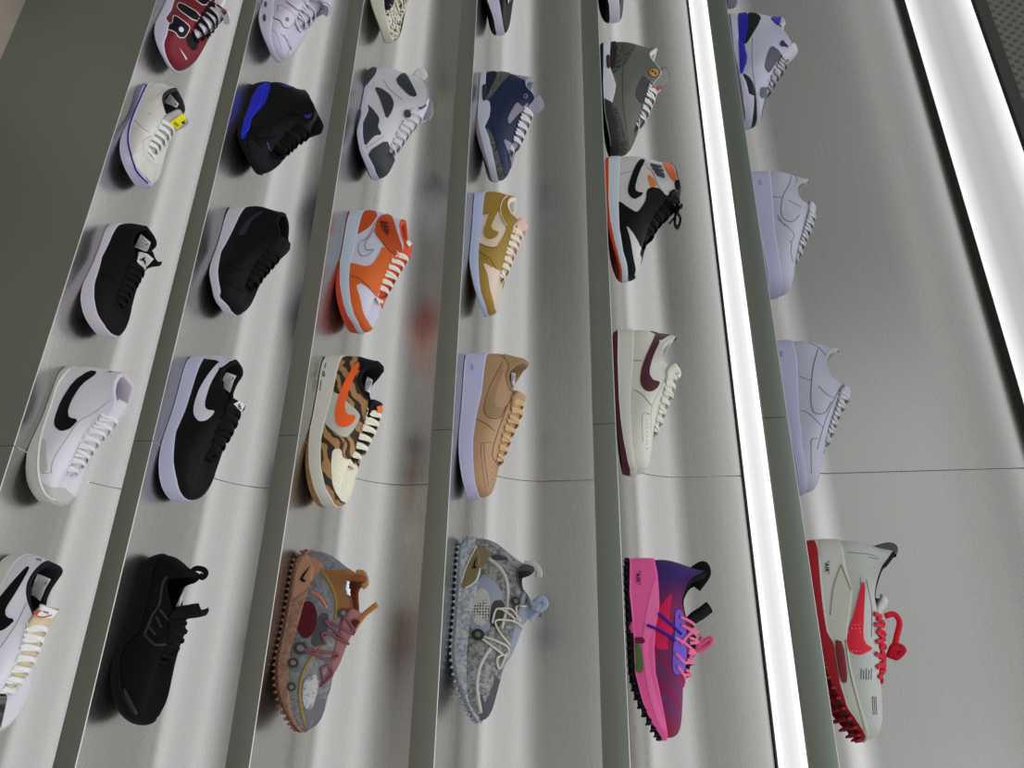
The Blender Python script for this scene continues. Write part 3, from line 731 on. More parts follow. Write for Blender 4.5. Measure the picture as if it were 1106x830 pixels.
# ================= fourth lowest tier =================
s=sneaker('mid_top_sneaker','navy blue mid-top sneaker with white laces and textured grey heel and toe trim',3,(450,70,F5),45,695,
 ms=[(412,50),(410,150),(400,205),(432,215),(437,260),(430,310),(402,370),(425,420),(445,500),(465,590),(485,690)], os=[(372,80),(366,300),(375,380),(405,500),(430,600),(455,695)],
 top=[(698,88),(670,75),(650,95),(655,130),(690,170),(703,205),(668,250),(645,310),(615,380),(585,450),(550,525)],ie=6,tip=(765,240),
 upper=(20,34,68),mid=('rubber',(185,190,205)),out=('rubber',(135,128,140)),lace=(222,222,226),lining=(150,148,165),tongue=(140,138,155),Yc=.105,ts=.026,nl=6)
EN=('elephant',(122,122,116),(40,42,46))
overlay(s,'heel_panel',EN,[(485,35),(565,35),(555,62),(500,120),(430,212),(405,212),(440,150)],2,label='textured grey heel panel')
overlay(s,'heel_counter',(16,22,48),[(395,35),(480,40),(470,90),(425,180),(400,215),(385,200),(400,150)],3)
overlay(s,'heel_midsole',('rubber',(30,34,52)),[(392,120),(420,115),(415,215),(392,215)],2,'m')
overlay(s,'toe_guard',EN,[(398,372),(430,380),(460,440),(492,560),(518,640),(495,720),(470,640),(440,500)],2,label='textured toe guard')
overlay(s,'eyestay',(135,132,150),[(598,218),(628,252),(668,250),(600,300),(552,362),(540,322)],2,label='grey eyestay')
overlay(s,'lower_eyestay',(135,132,150),[(513,440),(570,470),(580,520),(545,525)],2)
overlay(s,'collar_trim',(140,138,155),[(590,70),(620,55),(720,70),(660,110),(648,95)],2)
decal(s,'badge',(120,125,140),[[(650+14*math.cos(a),190+14*math.sin(a)) for a in np.linspace(0,2*math.pi,14,endpoint=False)]],lift=.0018)
decal(s,'badge_mark',(20,34,68),[[(650+7*math.cos(a),190+7*math.sin(a)) for a in np.linspace(0,2*math.pi,10,endpoint=False)]],lift=.0028,thick=False)
seam(s,(35,50,90),[[(470,240),(470,380),(500,520),(535,620)],[(430,215),(470,240)]])
s=sneaker('low_sneaker','olive gold and cream low sneaker with pink tongue',3,(450,200,F5),48,780,
 ms=[(405,50),(390,170),(370,340),(365,460),(372,580),(395,690),(425,768)], os=[(332,60),(318,200),(313,400),(320,480),(348,620),(385,735),(402,780)],
 top=[(585,72),(570,72),(548,90),(545,130),(567,175),(600,205),(602,240),(575,320),(548,395),(522,470),(498,560)],ie=6,tip=(668,250),
 upper=(222,204,185),mid=('rubber',(180,190,222)),out=('rubber',(150,115,55)),lace=(238,232,212),lining=(225,220,205),tongue=(228,195,180),insole=(30,30,32),Yc=.105,ts=.022,nl=7)
OL=(158,128,52)
overlay(s,'toe_overlay',OL,[(370,395),(475,500),(440,485),(405,462),(398,475),(425,540),(435,620),(458,700),(470,775),(420,800),(385,690),(360,580),(355,460)],2,label='olive gold toe overlay')
overlay(s,'eyestay',OL,[(360,345),(430,372),(475,375),(510,320),(535,270),(535,240),(510,200),(500,150),(515,95),(555,50),(600,60),(590,90),(610,190),(640,260),(540,520),(470,500),(462,490),(400,430),(368,412)],3,label='olive gold eyestay and collar')
overlay(s,'heel_panel',OL,[(380,30),(560,40),(520,100),(500,160),(470,155),(395,182),(360,170)],2,label='olive gold heel panel')
sw(s,OL,[(435,165),(500,118),(470,190),(445,240),(450,270),(494,285),(470,315),(435,325),(405,305),(402,270),(425,210)],4)
seam(s,(225,205,175),[[(555,60),(515,95),(500,150),(510,200),(535,245)]],r=.0012,lift=.0028,rr=.0012)
seam(s,(120,95,35),[[(372,400),(430,440),(470,498)],[(375,352),(430,375),(475,378)]],lift=.0025)
overlay(s,'outsole_edge',('ribbed',(95,70,50)),[(290,40),(335,40),(325,200),(318,420),(300,480),(280,300)],1,'o')
seam(s,(205,130,120),[[(565,420),(585,380),(580,425),(565,420)]],on=['t','u'],r=.0012,lift=.004,name='tongue_emblem'); decal(s,'tongue_patch',(232,170,160),[(622,295),(650,275),(655,290),(630,312)],on=['t'],lift=.003)
s=sneaker('low_sneaker','tan leather low sneaker with pale lavender-white sole and tan laces',3,(430,375,4.809),40,785,
 ms=[(455,48),(440,150),(430,240),(405,340),(385,480),(388,620),(400,720),(420,782)], os=[(345,70),(320,250),(312,480),(316,620),(350,775)],
 top=[(668,75),(640,60),(600,85),(570,125),(567,165),(585,215),(612,250),(605,335),(575,400),(545,480),(515,600)],ie=6,tip=(665,262),
 upper=(182,146,112),mid=('rubber',(188,190,222)),out=('ribbed',(180,182,215)),lace=(212,178,132),lining=(150,120,88),insole=(40,38,38),Yc=.095,ts=.012,nl=7)
sw(s,(158,134,96),[(548,78),(500,190),(472,250),(455,300),(452,340),(478,362),(528,362),(558,310),(520,320),(500,290),(510,230),(540,150)],1,label='olive tan curved side emblem')
seam(s,(110,82,58),[[(545,75),(480,200),(450,290),(450,340),(475,368),(530,365),(562,305)],[(600,250),(570,300),(540,380),(515,450),(492,530),(492,575),(510,602)],[(405,375),(450,395),(500,435)],[(530,45),(555,60),(575,95),(562,150),(575,210),(603,245)]])
seam(s,(140,108,80),[[(430,500),(435,600),(455,740)],[(445,500),(452,600),(470,720)],[(430,500),(490,495)]],r=.0005)
seam(s,(95,70,50),[[(470+ (i%2)*16,540+i*16),(471+(i%2)*16,542+i*16)] for i in range(10)],r=.0009,name='vent_holes')
overlay(s,'heel_tab',(165,134,92),[(540,20),(690,20),(690,90),(640,75),(600,80),(575,95),(555,60)],2)
letters(s,'sole_lettering','AIR',('rubber',(165,168,205)),(385,105),16,on='m',lift=.0012)
eyelets(s,(80,60,45)); sticker(s,[(588,125),(612,140),(598,222),(572,190)])
s=sneaker('cage_sneaker','grey blue marbled futuristic sneaker with white cords and perforated oval window',3,(430,570,3.95),48,825,
 ms=[(325,60),(345,110),(350,180),(330,270),(305,380),(290,520),(288,680),(300,760),(325,820)],
 top=[(572,165),(545,158),(510,170),(500,200),(515,255),(545,300),(530,360),(500,440),(465,530),(425,610)],ie=5,tip=(622,330),
 upper=('marble',(96,97,97),(148,149,148)),mid=('marble',(135,142,150),(178,182,186)),out=('ribbed',(160,166,174)),lining=(60,62,64),tongue=(142,150,166),Yc=.108,ts=.036,laces=False,ost=.008,heel_b=.012,zbase=.003)
lugs(s,('rubber',(152,158,166)),34,.0042,.0055,.003)
overlay(s,'heel_clip',(118,105,72),[(330,75),(400,115),(350,170),(330,230),(285,262),(264,242),(290,160)],2,'m',label='olive heel clip with small emblem')
overlay(s,'heel_clip_top',(128,112,84),[(330,75),(405,112),(365,165),(340,200),(320,130)],3,'u')
decal(s,'small_emblem',BK,[(342,124),(326,150),(318,178),(330,176),(338,172),(328,166),(333,148)],on=['m','u'],lift=.004)
seam(s,(205,205,200),[[(335,80),(295,160),(268,240)],[(350,175),(330,230),(285,260)]],on=['m'],r=.0016,rr=.0016,name='piping')
seam(s,(190,190,182),[[(385,130),(440,180),(465,240),(465,330),(440,430)],[(395,510),(350,590),(336,680),(352,790)]],r=.003,rr=.0022,name='piping',label='off-white rubber piping')
def oval(cx,cy,a,b,rot=0,n=26): return [(cx+a*math.cos(t)*math.cos(rot)-b*math.sin(t)*math.sin(rot),cy+a*math.cos(t)*math.sin(rot)+b*math.sin(t)*math.cos(rot)) for t in np.linspace(0,2*math.pi,n,endpoint=False)]
overlay(s,'window_frame',(146,155,172),[(345,215),(400,215),(445,280),(450,330),(400,340),(395,430),(370,450),(330,440),(305,430),(310,380),(330,270)],1,label='pale blue window frame')
overlay(s,'oval_window',('meshy',(185,185,182),(60,60,60)),oval(355,342,38,82,.08),2,label='perforated oval window')
overlay(s,'dark_patch',('fabric',(70,70,74)),[(400,315),(452,308),(452,400),(425,430),(388,420)],2)
overlay(s,'toe_bumper',('fabric',(82,84,90)),[(350,690),(372,760),(400,690),(420,600),(405,820),(345,830)],1)
for c in ((342,462,26),(497,316,20)):
    decal(s,'cord_lock',('rubber',(42,42,44)),[oval(c[0],c[1],c[2],c[2]*.95)],lift=.006,smooth=0); decal(s,'cord_lock_hub',('rubber',(100,98,92)),[oval(c[0],c[1],c[2]*.45,c[2]*.45)],lift=.0075)
seam(s,(200,196,182),[[(342,462),(400,480),(460,510),(450,545),(400,510),(350,470)],[(455,530),(425,600),(415,560),(440,540)],[(400,410),(420,350),(470,370),(525,425),(490,400),(415,400),(430,450),(470,500)],[(415,350),(480,350),(515,400),(500,340),(540,335)]],on=['u','t'],r=.0018,rr=.0018,lift=.004,name='cords',label='off-white lacing cords')
strap(s,'pull_tab',(200,198,190),[(540,158),(575,158),(600,185),(600,212)],.006,.001)
strap(s,'tongue_loop',(160,175,205),[(530,400),(570,340),(610,305),(628,330),(600,352),(555,390)],.006,.0015)
overlay(s,'collar_trim',(60,62,66),[(395,118),(430,118),(480,135),(440,142),(405,138)],2)
s=sneaker('low_sneaker','black sneaker toe with pale lavender sole at the top frame edge, fourth lowest shelf',3,(500,0,11.06),None,410,
 ms=None,msL=[(0,.036),(.4,.033),(.7,.038),(.9,.046),(1,.050)],top=None,topL=LOW,ie=5,tip=None,tipL=(.27,.11),upper=(20,20,23),mid=('rubber',(195,195,215)),out=('rubber',(18,18,20)),lace=(220,215,205),ts=.026,L=.30,Yc=.078)
# ================= third lowest tier =================
s=sneaker('high_top_sneaker','white high-top sneaker with dark grey cut-out panels and white heel pull tab',2,(330,65,F5),50,710,
 ms=[(400,70),(398,130),(365,240),(372,300),(340,370),(338,440),(350,520),(375,580),(400,640),(432,690)], os=[(330,90),(318,200),(310,270),(298,400),(302,450),(320,530),(345,600),(395,705)],
 top=[(662,92),(690,108),(712,140),(722,180),(722,225),(705,270),(672,292),(612,365),(568,430),(528,490),(502,548)],ie=6,tip=(738,235),
 upper=(206,206,213),mid=('rubber',(192,190,210)),out=('rubber',(38,40,44)),lace=(215,215,220),lining=(150,150,160),Yc=.112,ts=.022,heel_b=.01,cw=.032)
DG=(52,57,60)
overlay(s,'ankle_panel',DG,[(535,125),(565,85),(600,76),(668,205),(655,222),(615,210)],2,label='dark grey ankle panel')
overlay(s,'side_panel',DG,[(410,160),(455,170),(510,210),(530,260),(515,310),(485,355),(470,310),(445,230)],2,label='dark grey side panel')
overlay(s,'lower_panel',DG,[(345,380),(360,255),(400,290),(445,350),(430,400),(458,445),(410,450),(350,522),(335,440)],2,label='dark grey jagged lower panel')
overlay(s,'toe_panel',DG,[(370,550),(485,475),(510,540),(540,600),(470,760),(425,700),(395,640)],2,label='dark grey toe panel')
overlay(s,'heel_sole_wedge',('rubber',DG),[(320,30),(425,30),(418,85),(325,195),(318,275),(290,200)],2,'m')
overlay(s,'heel_counter',DG,[(330,30),(428,30),(420,85),(345,170),(330,180)],2)
overlay(s,'midsole_base',('rubber',DG),[(290,260),(322,272),(335,310),(318,380),(300,440),(260,430)],2,'m')
decal(s,'lace_lock',('rubber',(50,55,56)),[oval(605,325,20,23)],on=['u','t'],lift=.006); eyelets(s,(60,62,66))
strap(s,'pull_tab',(225,225,228),[(655,95),(685,62),(705,100),(672,110)],.010,.0012)
seam(s,(150,150,160),[[(470,120),(500,170),(580,240)],[(350,530),(400,500),(470,455)],[(410,130),(365,240)]])
decal(s,'tongue_patch',(70,70,110),[(675,285),(712,262),(714,275),(682,298)],on=['t','u'],lift=.004)
s=sneaker('mid_top_sneaker','orange and white mid-top sneaker with cream laces and red-orange outsole',2,(320,220,F5),48,772,
 ms=[(395,52),(360,180),(320,340),(310,460),(320,580),(350,680),(395,768)], os=[(318,60),(285,200),(262,340),(262,480),(290,620),(340,720),(378,772)],
 top=[(648,98),(628,100),(615,130),(625,190),(640,240),(638,278),(600,335),(570,390),(540,445),(505,515),(468,570)],ie=5,tip=(694,250),
 upper=(205,205,222),mid=('rubber',(185,196,210)),out=('rubber',(196,66,38)),lace=(232,230,218),lining=(205,80,48),tongue=(215,72,38),Yc=.115,ts=.02)
OR=(212,98,34); OD=(190,74,22)
overlay(s,'toe_overlay',OR,[(305,425),(440,512),(390,480),(355,485),(380,560),(400,660),(440,725),(420,800),(350,720),(305,580),(295,460)],2,label='orange toe overlay')
overlay(s,'eyestay',OR,[(310,352),(440,385),(500,300),(515,255),(560,290),(600,310),(660,330),(490,570),(440,512),(420,495),(310,430)],3,label='orange eyestay')
overlay(s,'heel_panel',OD,[(385,30),(497,55),(440,140),(362,187),(340,180)],2,label='dark orange heel panel')
overlay(s,'ankle_panel',OD,[(495,80),(560,60),(585,110),(605,180),(640,275),(600,312),(555,290),(520,240),(468,180),(475,130)],3,label='dark orange ankle panel')
seam(s,(150,152,165),[[(515,68),(470,120),(430,200),(385,230),(372,270),(388,312),(430,308),(462,275),(420,278),(415,235),(445,190),(470,150)]],r=.0011,lift=.001,name='side_emblem_outline')
decal(s,'wings_emblem',(95,32,30),[[(500,108),(548,115),(552,128),(505,124)],[(505,130),(556,140),(558,150),(510,145)],[(512,152),(560,160),(545,195)],[(520,112),(535,116),(545,165),(535,170)]],lift=.0032)
overlay(s,'collar_lining',(225,92,50),[(618,100),(660,85),(675,180),(640,215),(632,150)],2)
seam(s,(130,45,20),[[(315,430),(380,455),(440,510)],[(520,240),(560,288),(600,312)]],lift=.0025); eyelets(s,(120,50,25))
decal(s,'tongue_patch',(225,220,215),[(655,215),(690,240),(668,262),(650,240)],on=['t','u'],lift=.004)
TG=('tiger',(176,132,88),(58,46,34))
s=sneaker('low_sneaker','tiger-striped low sneaker with bright orange side emblem, cream laces and gum outsole',2,(280,380,4.882),28,818,
 ms=[(425,40),(402,120),(378,230),(340,370),(320,470),(320,600),(345,720),(400,800)], os=[(332,50),(302,200),(276,330),(262,480),(264,600),(292,720),(342,802)],
 top=[(648,72),(620,52),(575,68),(535,105),(525,155),(545,205),(595,285),(580,370),(548,440),(520,505),(468,605)],ie=6,tip=(650,275),
 upper=TG,mid=('rubber',(206,206,196)),out=('ribbed',(160,120,72)),lace=(240,235,212),lining=(22,20,22),tongue=(24,22,24),Yc=.088,ts=.016)
overlay(s,'quarter_panel',(195,198,184),[(375,210),(430,228),(480,280),(520,315),(535,345),(495,420),(450,462),(335,375),(355,290)],1,label='cream quarter panel')
overlay(s,'vamp',(232,228,206),[(386,515),(432,512),(440,570),(560,560),(560,700),(450,815),(388,720),(378,600)],1,label='cream perforated vamp')
sw(s,('suede',(248,104,48)),[(524,52),(528,78),(490,160),(462,240),(450,290),(462,335),(514,338),(490,385),(450,402),(412,392),(400,350),(402,300),(425,220),(455,150),(495,85)],3,label='bright orange side emblem')
overlay(s,'heel_tab',(20,19,21),[(522,20),(670,20),(665,80),(570,80),(535,110),(530,60)],2,label='black heel tab')
overlay(s,'collar_edge',(20,19,21),[(545,90),(520,120),(512,155),(540,215),(600,275),(610,250),(560,200),(540,150),(560,100)],3)
letters(s,'sole_lettering','AIR',('rubber',(45,50,48)),(340,118),15,on='m',lift=.0015)
seam(s,(45,50,48),[[(352,60),(346,88)],[(326,150),(321,205)]],on=['m'],r=.0008,name='sole_lines')
seam(s,(120,116,96),[[(400+(i%3)*18,545+i*11),(401+(i%3)*18,547+i*11)] for i in range(18)],r=.0009,name='vent_holes')
sticker(s,[(572,130),(600,150),(582,222),(545,212)]); seam(s,(70,50,30),[[(450,470),(440,540),(480,600)]]); decal(s,'tongue_label',(238,120,55),[(612,290),(640,285),(642,315),(618,322)],on=['t'],lift=.004)
s=sneaker('cage_sneaker','tan-soled futuristic sneaker with grey upper, maroon oval window and pink-brown cords',2,(240,585,3.95),44,805,
 ms=[(360,60),(388,110),(380,160),(350,240),(312,380),(286,470),(276,600),(286,700),(320,788)],
 top=[(608,148),(585,142),(545,152),(525,185),(535,235),(548,290),(530,360),(495,440),(462,530),(418,620)],ie=5,tip=(600,310),
 upper=('marble',(104,106,110),(128,130,134)),mid=('marble',(128,94,76),(156,118,98)),out=('ribbed',(132,94,74)),lining=(120,66,44),tongue=(140,92,88),Yc=.080,ts=.036,laces=False,ost=.008,heel_b=.012,zbase=.003)
lugs(s,('rubber',(124,88,70)),34,.0042,.0055,.003)
overlay(s,'heel_clip',(172,128,98),[(350,50),(432,92),(425,122),(378,170),(350,212),(290,252),(282,230),(310,150)],2,'m',label='lighter tan heel clip')
overlay(s,'heel_clip_top',(172,128,98),[(360,60),(434,92),(425,122),(375,172),(340,200)],3,'u')
decal(s,'small_emblem',BK,[(380,106),(345,145),(334,168),(348,176),(362,172),(347,160)],on=['m','u'],lift=.004)
overlay(s,'collar',(138,92,48),[(480,125),(560,115),(640,140),(540,150),(515,190),(530,240),(560,300),(520,290),(490,300),(480,240),(455,170),(425,120)],1,label='amber brown collar')
overlay(s,'oval_window',('fabric',(82,26,34)),oval(362,335,42,80,.12),2,label='maroon oval window')
overlay(s,'dark_patch',('fabric',(72,72,76)),[(415,310),(455,305),(450,380),(430,430),(400,455),(375,430),(395,380)],2)
overlay(s,'toe_patch',('camo',(150,150,152),(176,176,178),(120,120,124)),[(345,600),(400,560),(410,620),(380,720),(352,715),(340,660)],2)
overlay(s,'toe_bumper',('fabric',(104,104,109)),[(345,690),(375,725),(410,640),(420,700),(350,830)],1)
seam(s,(142,116,58),[[(420,120),(465,190),(485,260),(480,335)],[(432,440),(370,510),(335,590),(330,680),(352,785)]],r=.003,rr=.002,name='piping',label='gold piping')
seam(s,(190,122,95),[[(380,215),(420,240),(445,285)]],r=.0025,name='piping')
for c in ((337,460,28),(515,308,22),(308,522,22),(300,622,18)):
    decal(s,'cord_lock',('rubber',(62,58,58)),[oval(c[0],c[1],c[2],c[2]*.95)],lift=.005); decal(s,'cord_lock_hub',('rubber',(120,115,115)),[oval(c[0],c[1],c[2]*.5,c[2]*.5)],lift=.0065)
decal(s,'tongue_eyelet',('fabric',(60,25,28)),[oval(566,352,19,22)],on=['t','u'],lift=.004)
seam(s,('fabric',(130,75,88)),[[(337,460),(400,470),(490,480),(450,505),(380,480),(340,462)],[(425,590),(418,545),(450,530),(465,560),(430,600),(412,612)],[(440,440),(425,395),(470,400),(530,435),(500,400),(460,365),(440,340),(500,365),(565,400),(540,350),(515,308)]],on=['u','t'],r=.0022,rr=.0022,lift=.004,name='cords',label='pink-brown lacing cords')
strap(s,'tongue_loop',(190,130,70),[(560,380),(600,320),(640,285),(662,270)],.005,.001)
strap(s,'pull_tab',(190,140,95),[(570,135),(600,140),(612,180),(595,195)],.006,.001); sticker(s,[(530,165),(555,175),(545,232),(522,225)],marks=False)
s=sneaker('low_sneaker','cream-toed sneaker with spotted vamp and black side, at the top frame edge',2,(380,0,11.06),None,505,
 ms=None,msL=[(0,.040),(.4,.037),(.7,.038),(.9,.044),(1,.048)],top=None,topL=LOW,ie=5,tip=None,tipL=(.27,.11),upper=('leopard',(205,200,182),(30,26,24)),mid=('rubber',(205,205,190)),out=('rubber',(190,190,175)),lace=(225,220,200),ts=.026,L=.30,Yc=.075)
overlay(s,'toe_cap',('rubber',(222,220,206)),[(290,130),(340,160),(400,240),(450,300),(460,380),(400,560),(250,500),(240,200)],1,label='cream rubber toe cap')
overlay(s,'side_panel',(22,20,30),[(270,80),(420,130),(480,90),(560,-150),(500,-700),(250,-700)],1,label='black side panel')
seam(s,(200,196,178),[[(290,95),(360,110),(430,135),(490,95),(450,50)]],r=.001)
# ================= second lowest tier =================
s=sneaker('high_top_sneaker','black high-top sneaker with bright blue panel along the sole',1,(200,80,F5),55,600,
 ms=[(478,60),(450,170),(420,225),(390,265),(378,330),(362,400),(378,480),(395,540),(405,598)],
 top=[(708,92),(725,110),(742,145),(765,190),(768,225),(760,270),(715,300),(650,350),(600,400),(555,440),(522,465)],ie=6,tip=(788,225),
 upper=(13,13,16),mid=('rubber',(20,20,23)),out=('rubber',(16,16,18)),lace=(16,16,18),lining=(20,20,22),Yc=.088,ts=.030,ost=.012,cw=.032)
overlay(s,'side_plate',(26,34,190),[(430,85),(475,50),(515,60),(480,170),(432,230),(397,262),(387,312),(352,400),(322,362),(355,290),(342,225),(385,170)],2,'m',label='bright blue sole plate')
overlay(s,'side_plate_top',(26,34,190),[(430,85),(475,40),(515,62),(482,170),(432,230),(397,262),(387,312),(352,400),(322,362),(355,290),(342,225),(385,170)],2,'u')
overlay(s,'toe_panel',('suede',(32,32,36)),[(380,380),(450,430),(490,400),(540,450),(470,580),(400,600),(365,480)],1)
seam(s,(10,10,12),[[(410,300),(425,380),(455,435),(490,395),(530,300),(600,240),(690,240)],[(385,420),(400,520),(440,580)]],r=.0014,lift=.0012)
decal(s,'small_emblem',(40,44,150),[[(708,245),(735,250),(760,240),(745,265),(722,268)]],on=['u','t'],lift=.003); overlay(s,'heel_piping',(34,36,120),[(570,60),(620,72),(660,82),(620,84),(575,74)],2)
seam(s,(52,70,110),[[(488,405),(500,440),(512,460)]],r=.002,name='lace_tab')
s=sneaker('mid_top_sneaker','all black mid-top sneaker with white midsole, second lowest shelf',1,(180,215,F5),50,700,
 ms=[(460,52),(395,170),(320,310),(300,430),(320,560),(355,640),(405,688)], os=[(372,62),(328,180),(268,310),(254,420),(275,540),(332,660),(372,700)],
 top=[(705,85),(685,78),(662,95),(652,140),(668,195),(662,245),(640,295),(598,345),(555,395),(518,455),(485,520)],ie=6,tip=(737,262),
 upper=(13,13,16),mid=('rubber',(196,194,206)),out=('rubber',(24,24,28)),lace=(18,18,20),lining=(14,14,16),Yc=.105,ts=.022)
sw(s,(34,33,56),[(592,68),(540,85),(480,125),(440,190),(430,225),(470,210),(480,195),(500,140)],2,label='dark navy side emblem')
seam(s,(12,12,14),[[(310,380),(400,400),(440,430),(500,400)],[(330,500),(400,520),(460,560)],[(560,200),(600,250),(650,290)]],r=.0011,lift=.0006)
decal(s,'tongue_emblem',(225,225,228),[[(680,200),(716,196),(718,206),(690,215),(678,240),(668,244),(682,220)]],on=['t','u'],lift=.003)
s=sneaker('low_sneaker','black low sneaker with large white side emblem and thick white sole',1,(130,380,5.029),30,808,
 ms=[(438,50),(398,150),(382,205),(345,320),(297,430),(283,600),(303,700),(355,785)], os=[(335,50),(296,180),(216,470),(203,600),(228,740),(275,805)],
 top=[(628,42),(615,44),(585,58),(550,95),(535,150),(548,200),(598,290),(582,360),(548,430),(518,490),(470,575)],ie=6,tip=(672,290),
 upper=(15,14,16),mid=('rubber',(192,192,220)),out=('ribbed',(185,185,215)),lace=(18,18,20),lining=(22,20,22),Yc=.080,ts=.012)
sw(s,(205,207,222),[(537,55),(542,85),(490,170),(462,258),(458,300),(475,320),(514,320),(500,347),(465,376),(425,380),(398,345),(400,290),(430,200),(480,120)],label='large white side emblem')
overlay(s,'heel_tab',(200,202,218),[(430,10),(660,10),(645,42),(600,50),(560,78),(540,92),(535,48),(445,38)],2,label='white heel tab')
sticker(s,[(572,100),(632,132),(598,225),(536,195)])
decal(s,'tongue_label',(225,225,228),[(612,282),(645,264),(674,290),(652,328)],on=['t'],lift=.003); letters(s,'tongue_lettering','NIKE',(30,30,32),(643,295),11,on='t',right=(.35,.94),up=(.94,-.35),lift=.0042,font_w=.8)
overlay(s,'toe_panel',(18,17,19),[(300,420),(380,470),(410,600),(400,780),(340,820),(270,600)],1); seam(s,(10,10,11),[[(300,440),(420,500)],[(340,560),(350,700),(375,770)]],r=.0009)
s=sneaker('slip_on_sneaker','all black knit running sneaker with heel pull loop and paper label inside',1,(60,590,3.95),42,755,
 ms=[(440,45),(400,150),(385,220),(352,360),(290,420),(268,480),(270,600),(310,690),(352,742)],
 top=[(592,105),(570,104),(520,118),(468,140),(460,165),(475,215),(500,290),(508,350),(490,400),(465,440),(448,475)],ie=6,tip=(632,298),
 upper=('knit',(11,11,13)),mid=('rubber',(11,11,12)),out=('rubber',(14,14,16)),lace=(16,16,20),lining=(12,12,14),tongue=('knit',(20,22,26)),Yc=.080,ts=.030,ost=.010,nl=6,lw=.0026,heel_b=.010,xh=None)
sticker(s,[(558,160),(600,168),(560,275),(512,262)])
strap(s,'pull_tab',(18,18,20),[(575,112),(600,96),(632,102),(642,120),(628,135),(615,122)],.005,.0011)
seam(s,(30,30,34),[[(378,380),(410,300),(440,250),(455,160),(475,130)],[(378,380),(420,420),(470,420)],[(395,345),(425,380)],[(425,300),(450,350)],[(440,270),(480,320)]],r=.0028,rr=.0016,lift=.001,name='side_cage')
overlay(s,'toe_cap',('gloss',(34,34,38)),[(288,600),(300,610),(330,670),(355,720),(330,715),(300,660)],2,'u')
letters(s,'tongue_lettering','PRESTO',(70,60,60),(602,325),6,on='t',right=(-.5,.86),up=(.86,.5),lift=.003)
s=sneaker('high_top_sneaker','white high-top sneaker with dark red outlined side lettering, at the top frame edge',1,(260,0,7.9),None,525,
 ms=None,msL=[(0,.040),(.3,.036),(.55,.030),(.75,.044),(.9,.040),(1,.040)],top=None,topL=MIDT,ie=5,tip=(765,55),upper=(196,194,214),mid=('rubber',(198,197,216)),out=('rubber',(190,190,208)),lace=(205,205,215),lining=(150,150,160),Yc=.068,ts=.026,L=.302,lw=.005,nl=6)
RL=[(320,35),(455,120),(460,175),(410,240),(365,235),(340,175),(275,155),(290,115),(320,105)]
IL=[(365,-5),(500,100),(550,60),(545,30),(480,-30)]
AL=[(430,-90),(640,20),(660,-40),(560,-150)]
for nm,p in (('letter_r',RL),('letter_i',IL),('letter_a',AL)):
    overlay(s,nm,(120,50,62),p,2,grow=.45,outer=True,label='dark red outlined letter'); overlay(s,nm+'_face',(200,196,212),p,3,grow=-.1,outer=True)
decal(s,'letter_counter',(120,120,135),[oval(393,168,15,17)],lift=.003); seam(s,(120,40,55),[[(365,295),(400,370),(428,425),(428,395)]],r=.0009,name='toe_emblem')
decal(s,'sole_window',('gloss',(60,55,80)),[oval(205,155,13,30),oval(215,40,12,22)],on='m',lift=.002)
seam(s,(150,148,165),[[(340,290),(420,370),(400,470)],[(230,240),(300,280),(350,420)]])
# ================= lowest tier =================
s=sneaker('low_sneaker','off-white low sneaker with blue sole stripe and yellow tongue label',0,(90,80,F5),55,680,
 ms=[(380,68),(340,150),(288,280),(270,380),(287,480),(322,580),(388,648)], os=[(300,88),(262,200),(214,300),(206,420),(236,560),(305,672)],
 top=[(552,82),(540,82),(515,90),(480,115),(470,155),(485,215),(500,262),(472,310),(440,355),(412,395),(402,470)],ie=6,tip=(618,268),
 upper=('suede',(214,212,205)),mid=('rubber',(196,192,220)),out=('rubber',(185,180,208)),lace=(230,230,228),lining=(50,48,50),tongue=(180,180,180),Yc=.076,ts=.026,nl=6,lw=.0048,cw=.040)
seam(s,('rubber',(38,36,125)),[[(378,64),(338,150),(285,280),(267,380),(284,480),(319,580),(384,650)]],on=['m','u'],r=.0022,rr=.0022,lift=.0004,name='foxing_stripe',label='dark blue sole stripe')
decal(s,'tongue_label',(238,228,20),[(590,225),(624,268),(556,342),(510,292)],on=['t'],lift=.003,label='bright yellow tongue label')
decal(s,'label_print',(70,60,20),[[(545,280),(570,300),(567,304),(542,284)],[(540,288),(562,306),(559,310),(537,292)],[(580,285),(606,270),(600,282),(608,292),(590,292)]],on=['t'],lift=.0045,thick=False)
sticker(s,[(520,105),(572,178),(560,205),(485,172)]); decal(s,'side_mark',(50,48,48),[(374,180),(380,182),(402,245),(394,240)],lift=.0018)
seam(s,(150,148,140),[[(300,265),(350,320),(400,350)],[(360,395),(355,440),(372,500),(430,540)],[(400,370),(365,395)]]); overlay(s,'toe_panel',('suede',(208,206,199)),[(290,300),(350,340),(370,400),(365,470),(440,545),(420,680),(330,640),(260,480),(262,380)],1)
s=sneaker('low_sneaker','black low sneaker with white rubber sole and white tongue label, lowest shelf',0,(50,235,F5),42,712,
 ms=[(425,45),(372,140),(327,230),(283,390),(280,480),(302,580),(378,676)], os=[(345,60),(272,220),(203,370),(196,500),(236,640),(305,708)],
 top=[(596,50),(585,50),(558,58),(515,90),(505,145),(522,205),(530,262),(500,325),(468,385),(445,440),(440,510)],ie=6,tip=(660,272),
 upper=('suede',(19,19,20)),mid=('rubber',(208,202,214)),out=('rubber',(198,192,206)),lace=(20,20,22),lining=(16,16,18),Yc=.098,ts=.026,cw=.038)
sticker(s,[(568,98),(626,150),(602,212),(520,180)])
decal(s,'tongue_label',(225,220,220),[(550,205),(605,215),(642,246),(580,318),(538,262)],on=['t','u'],lift=.003,label='white tongue label with black figure')
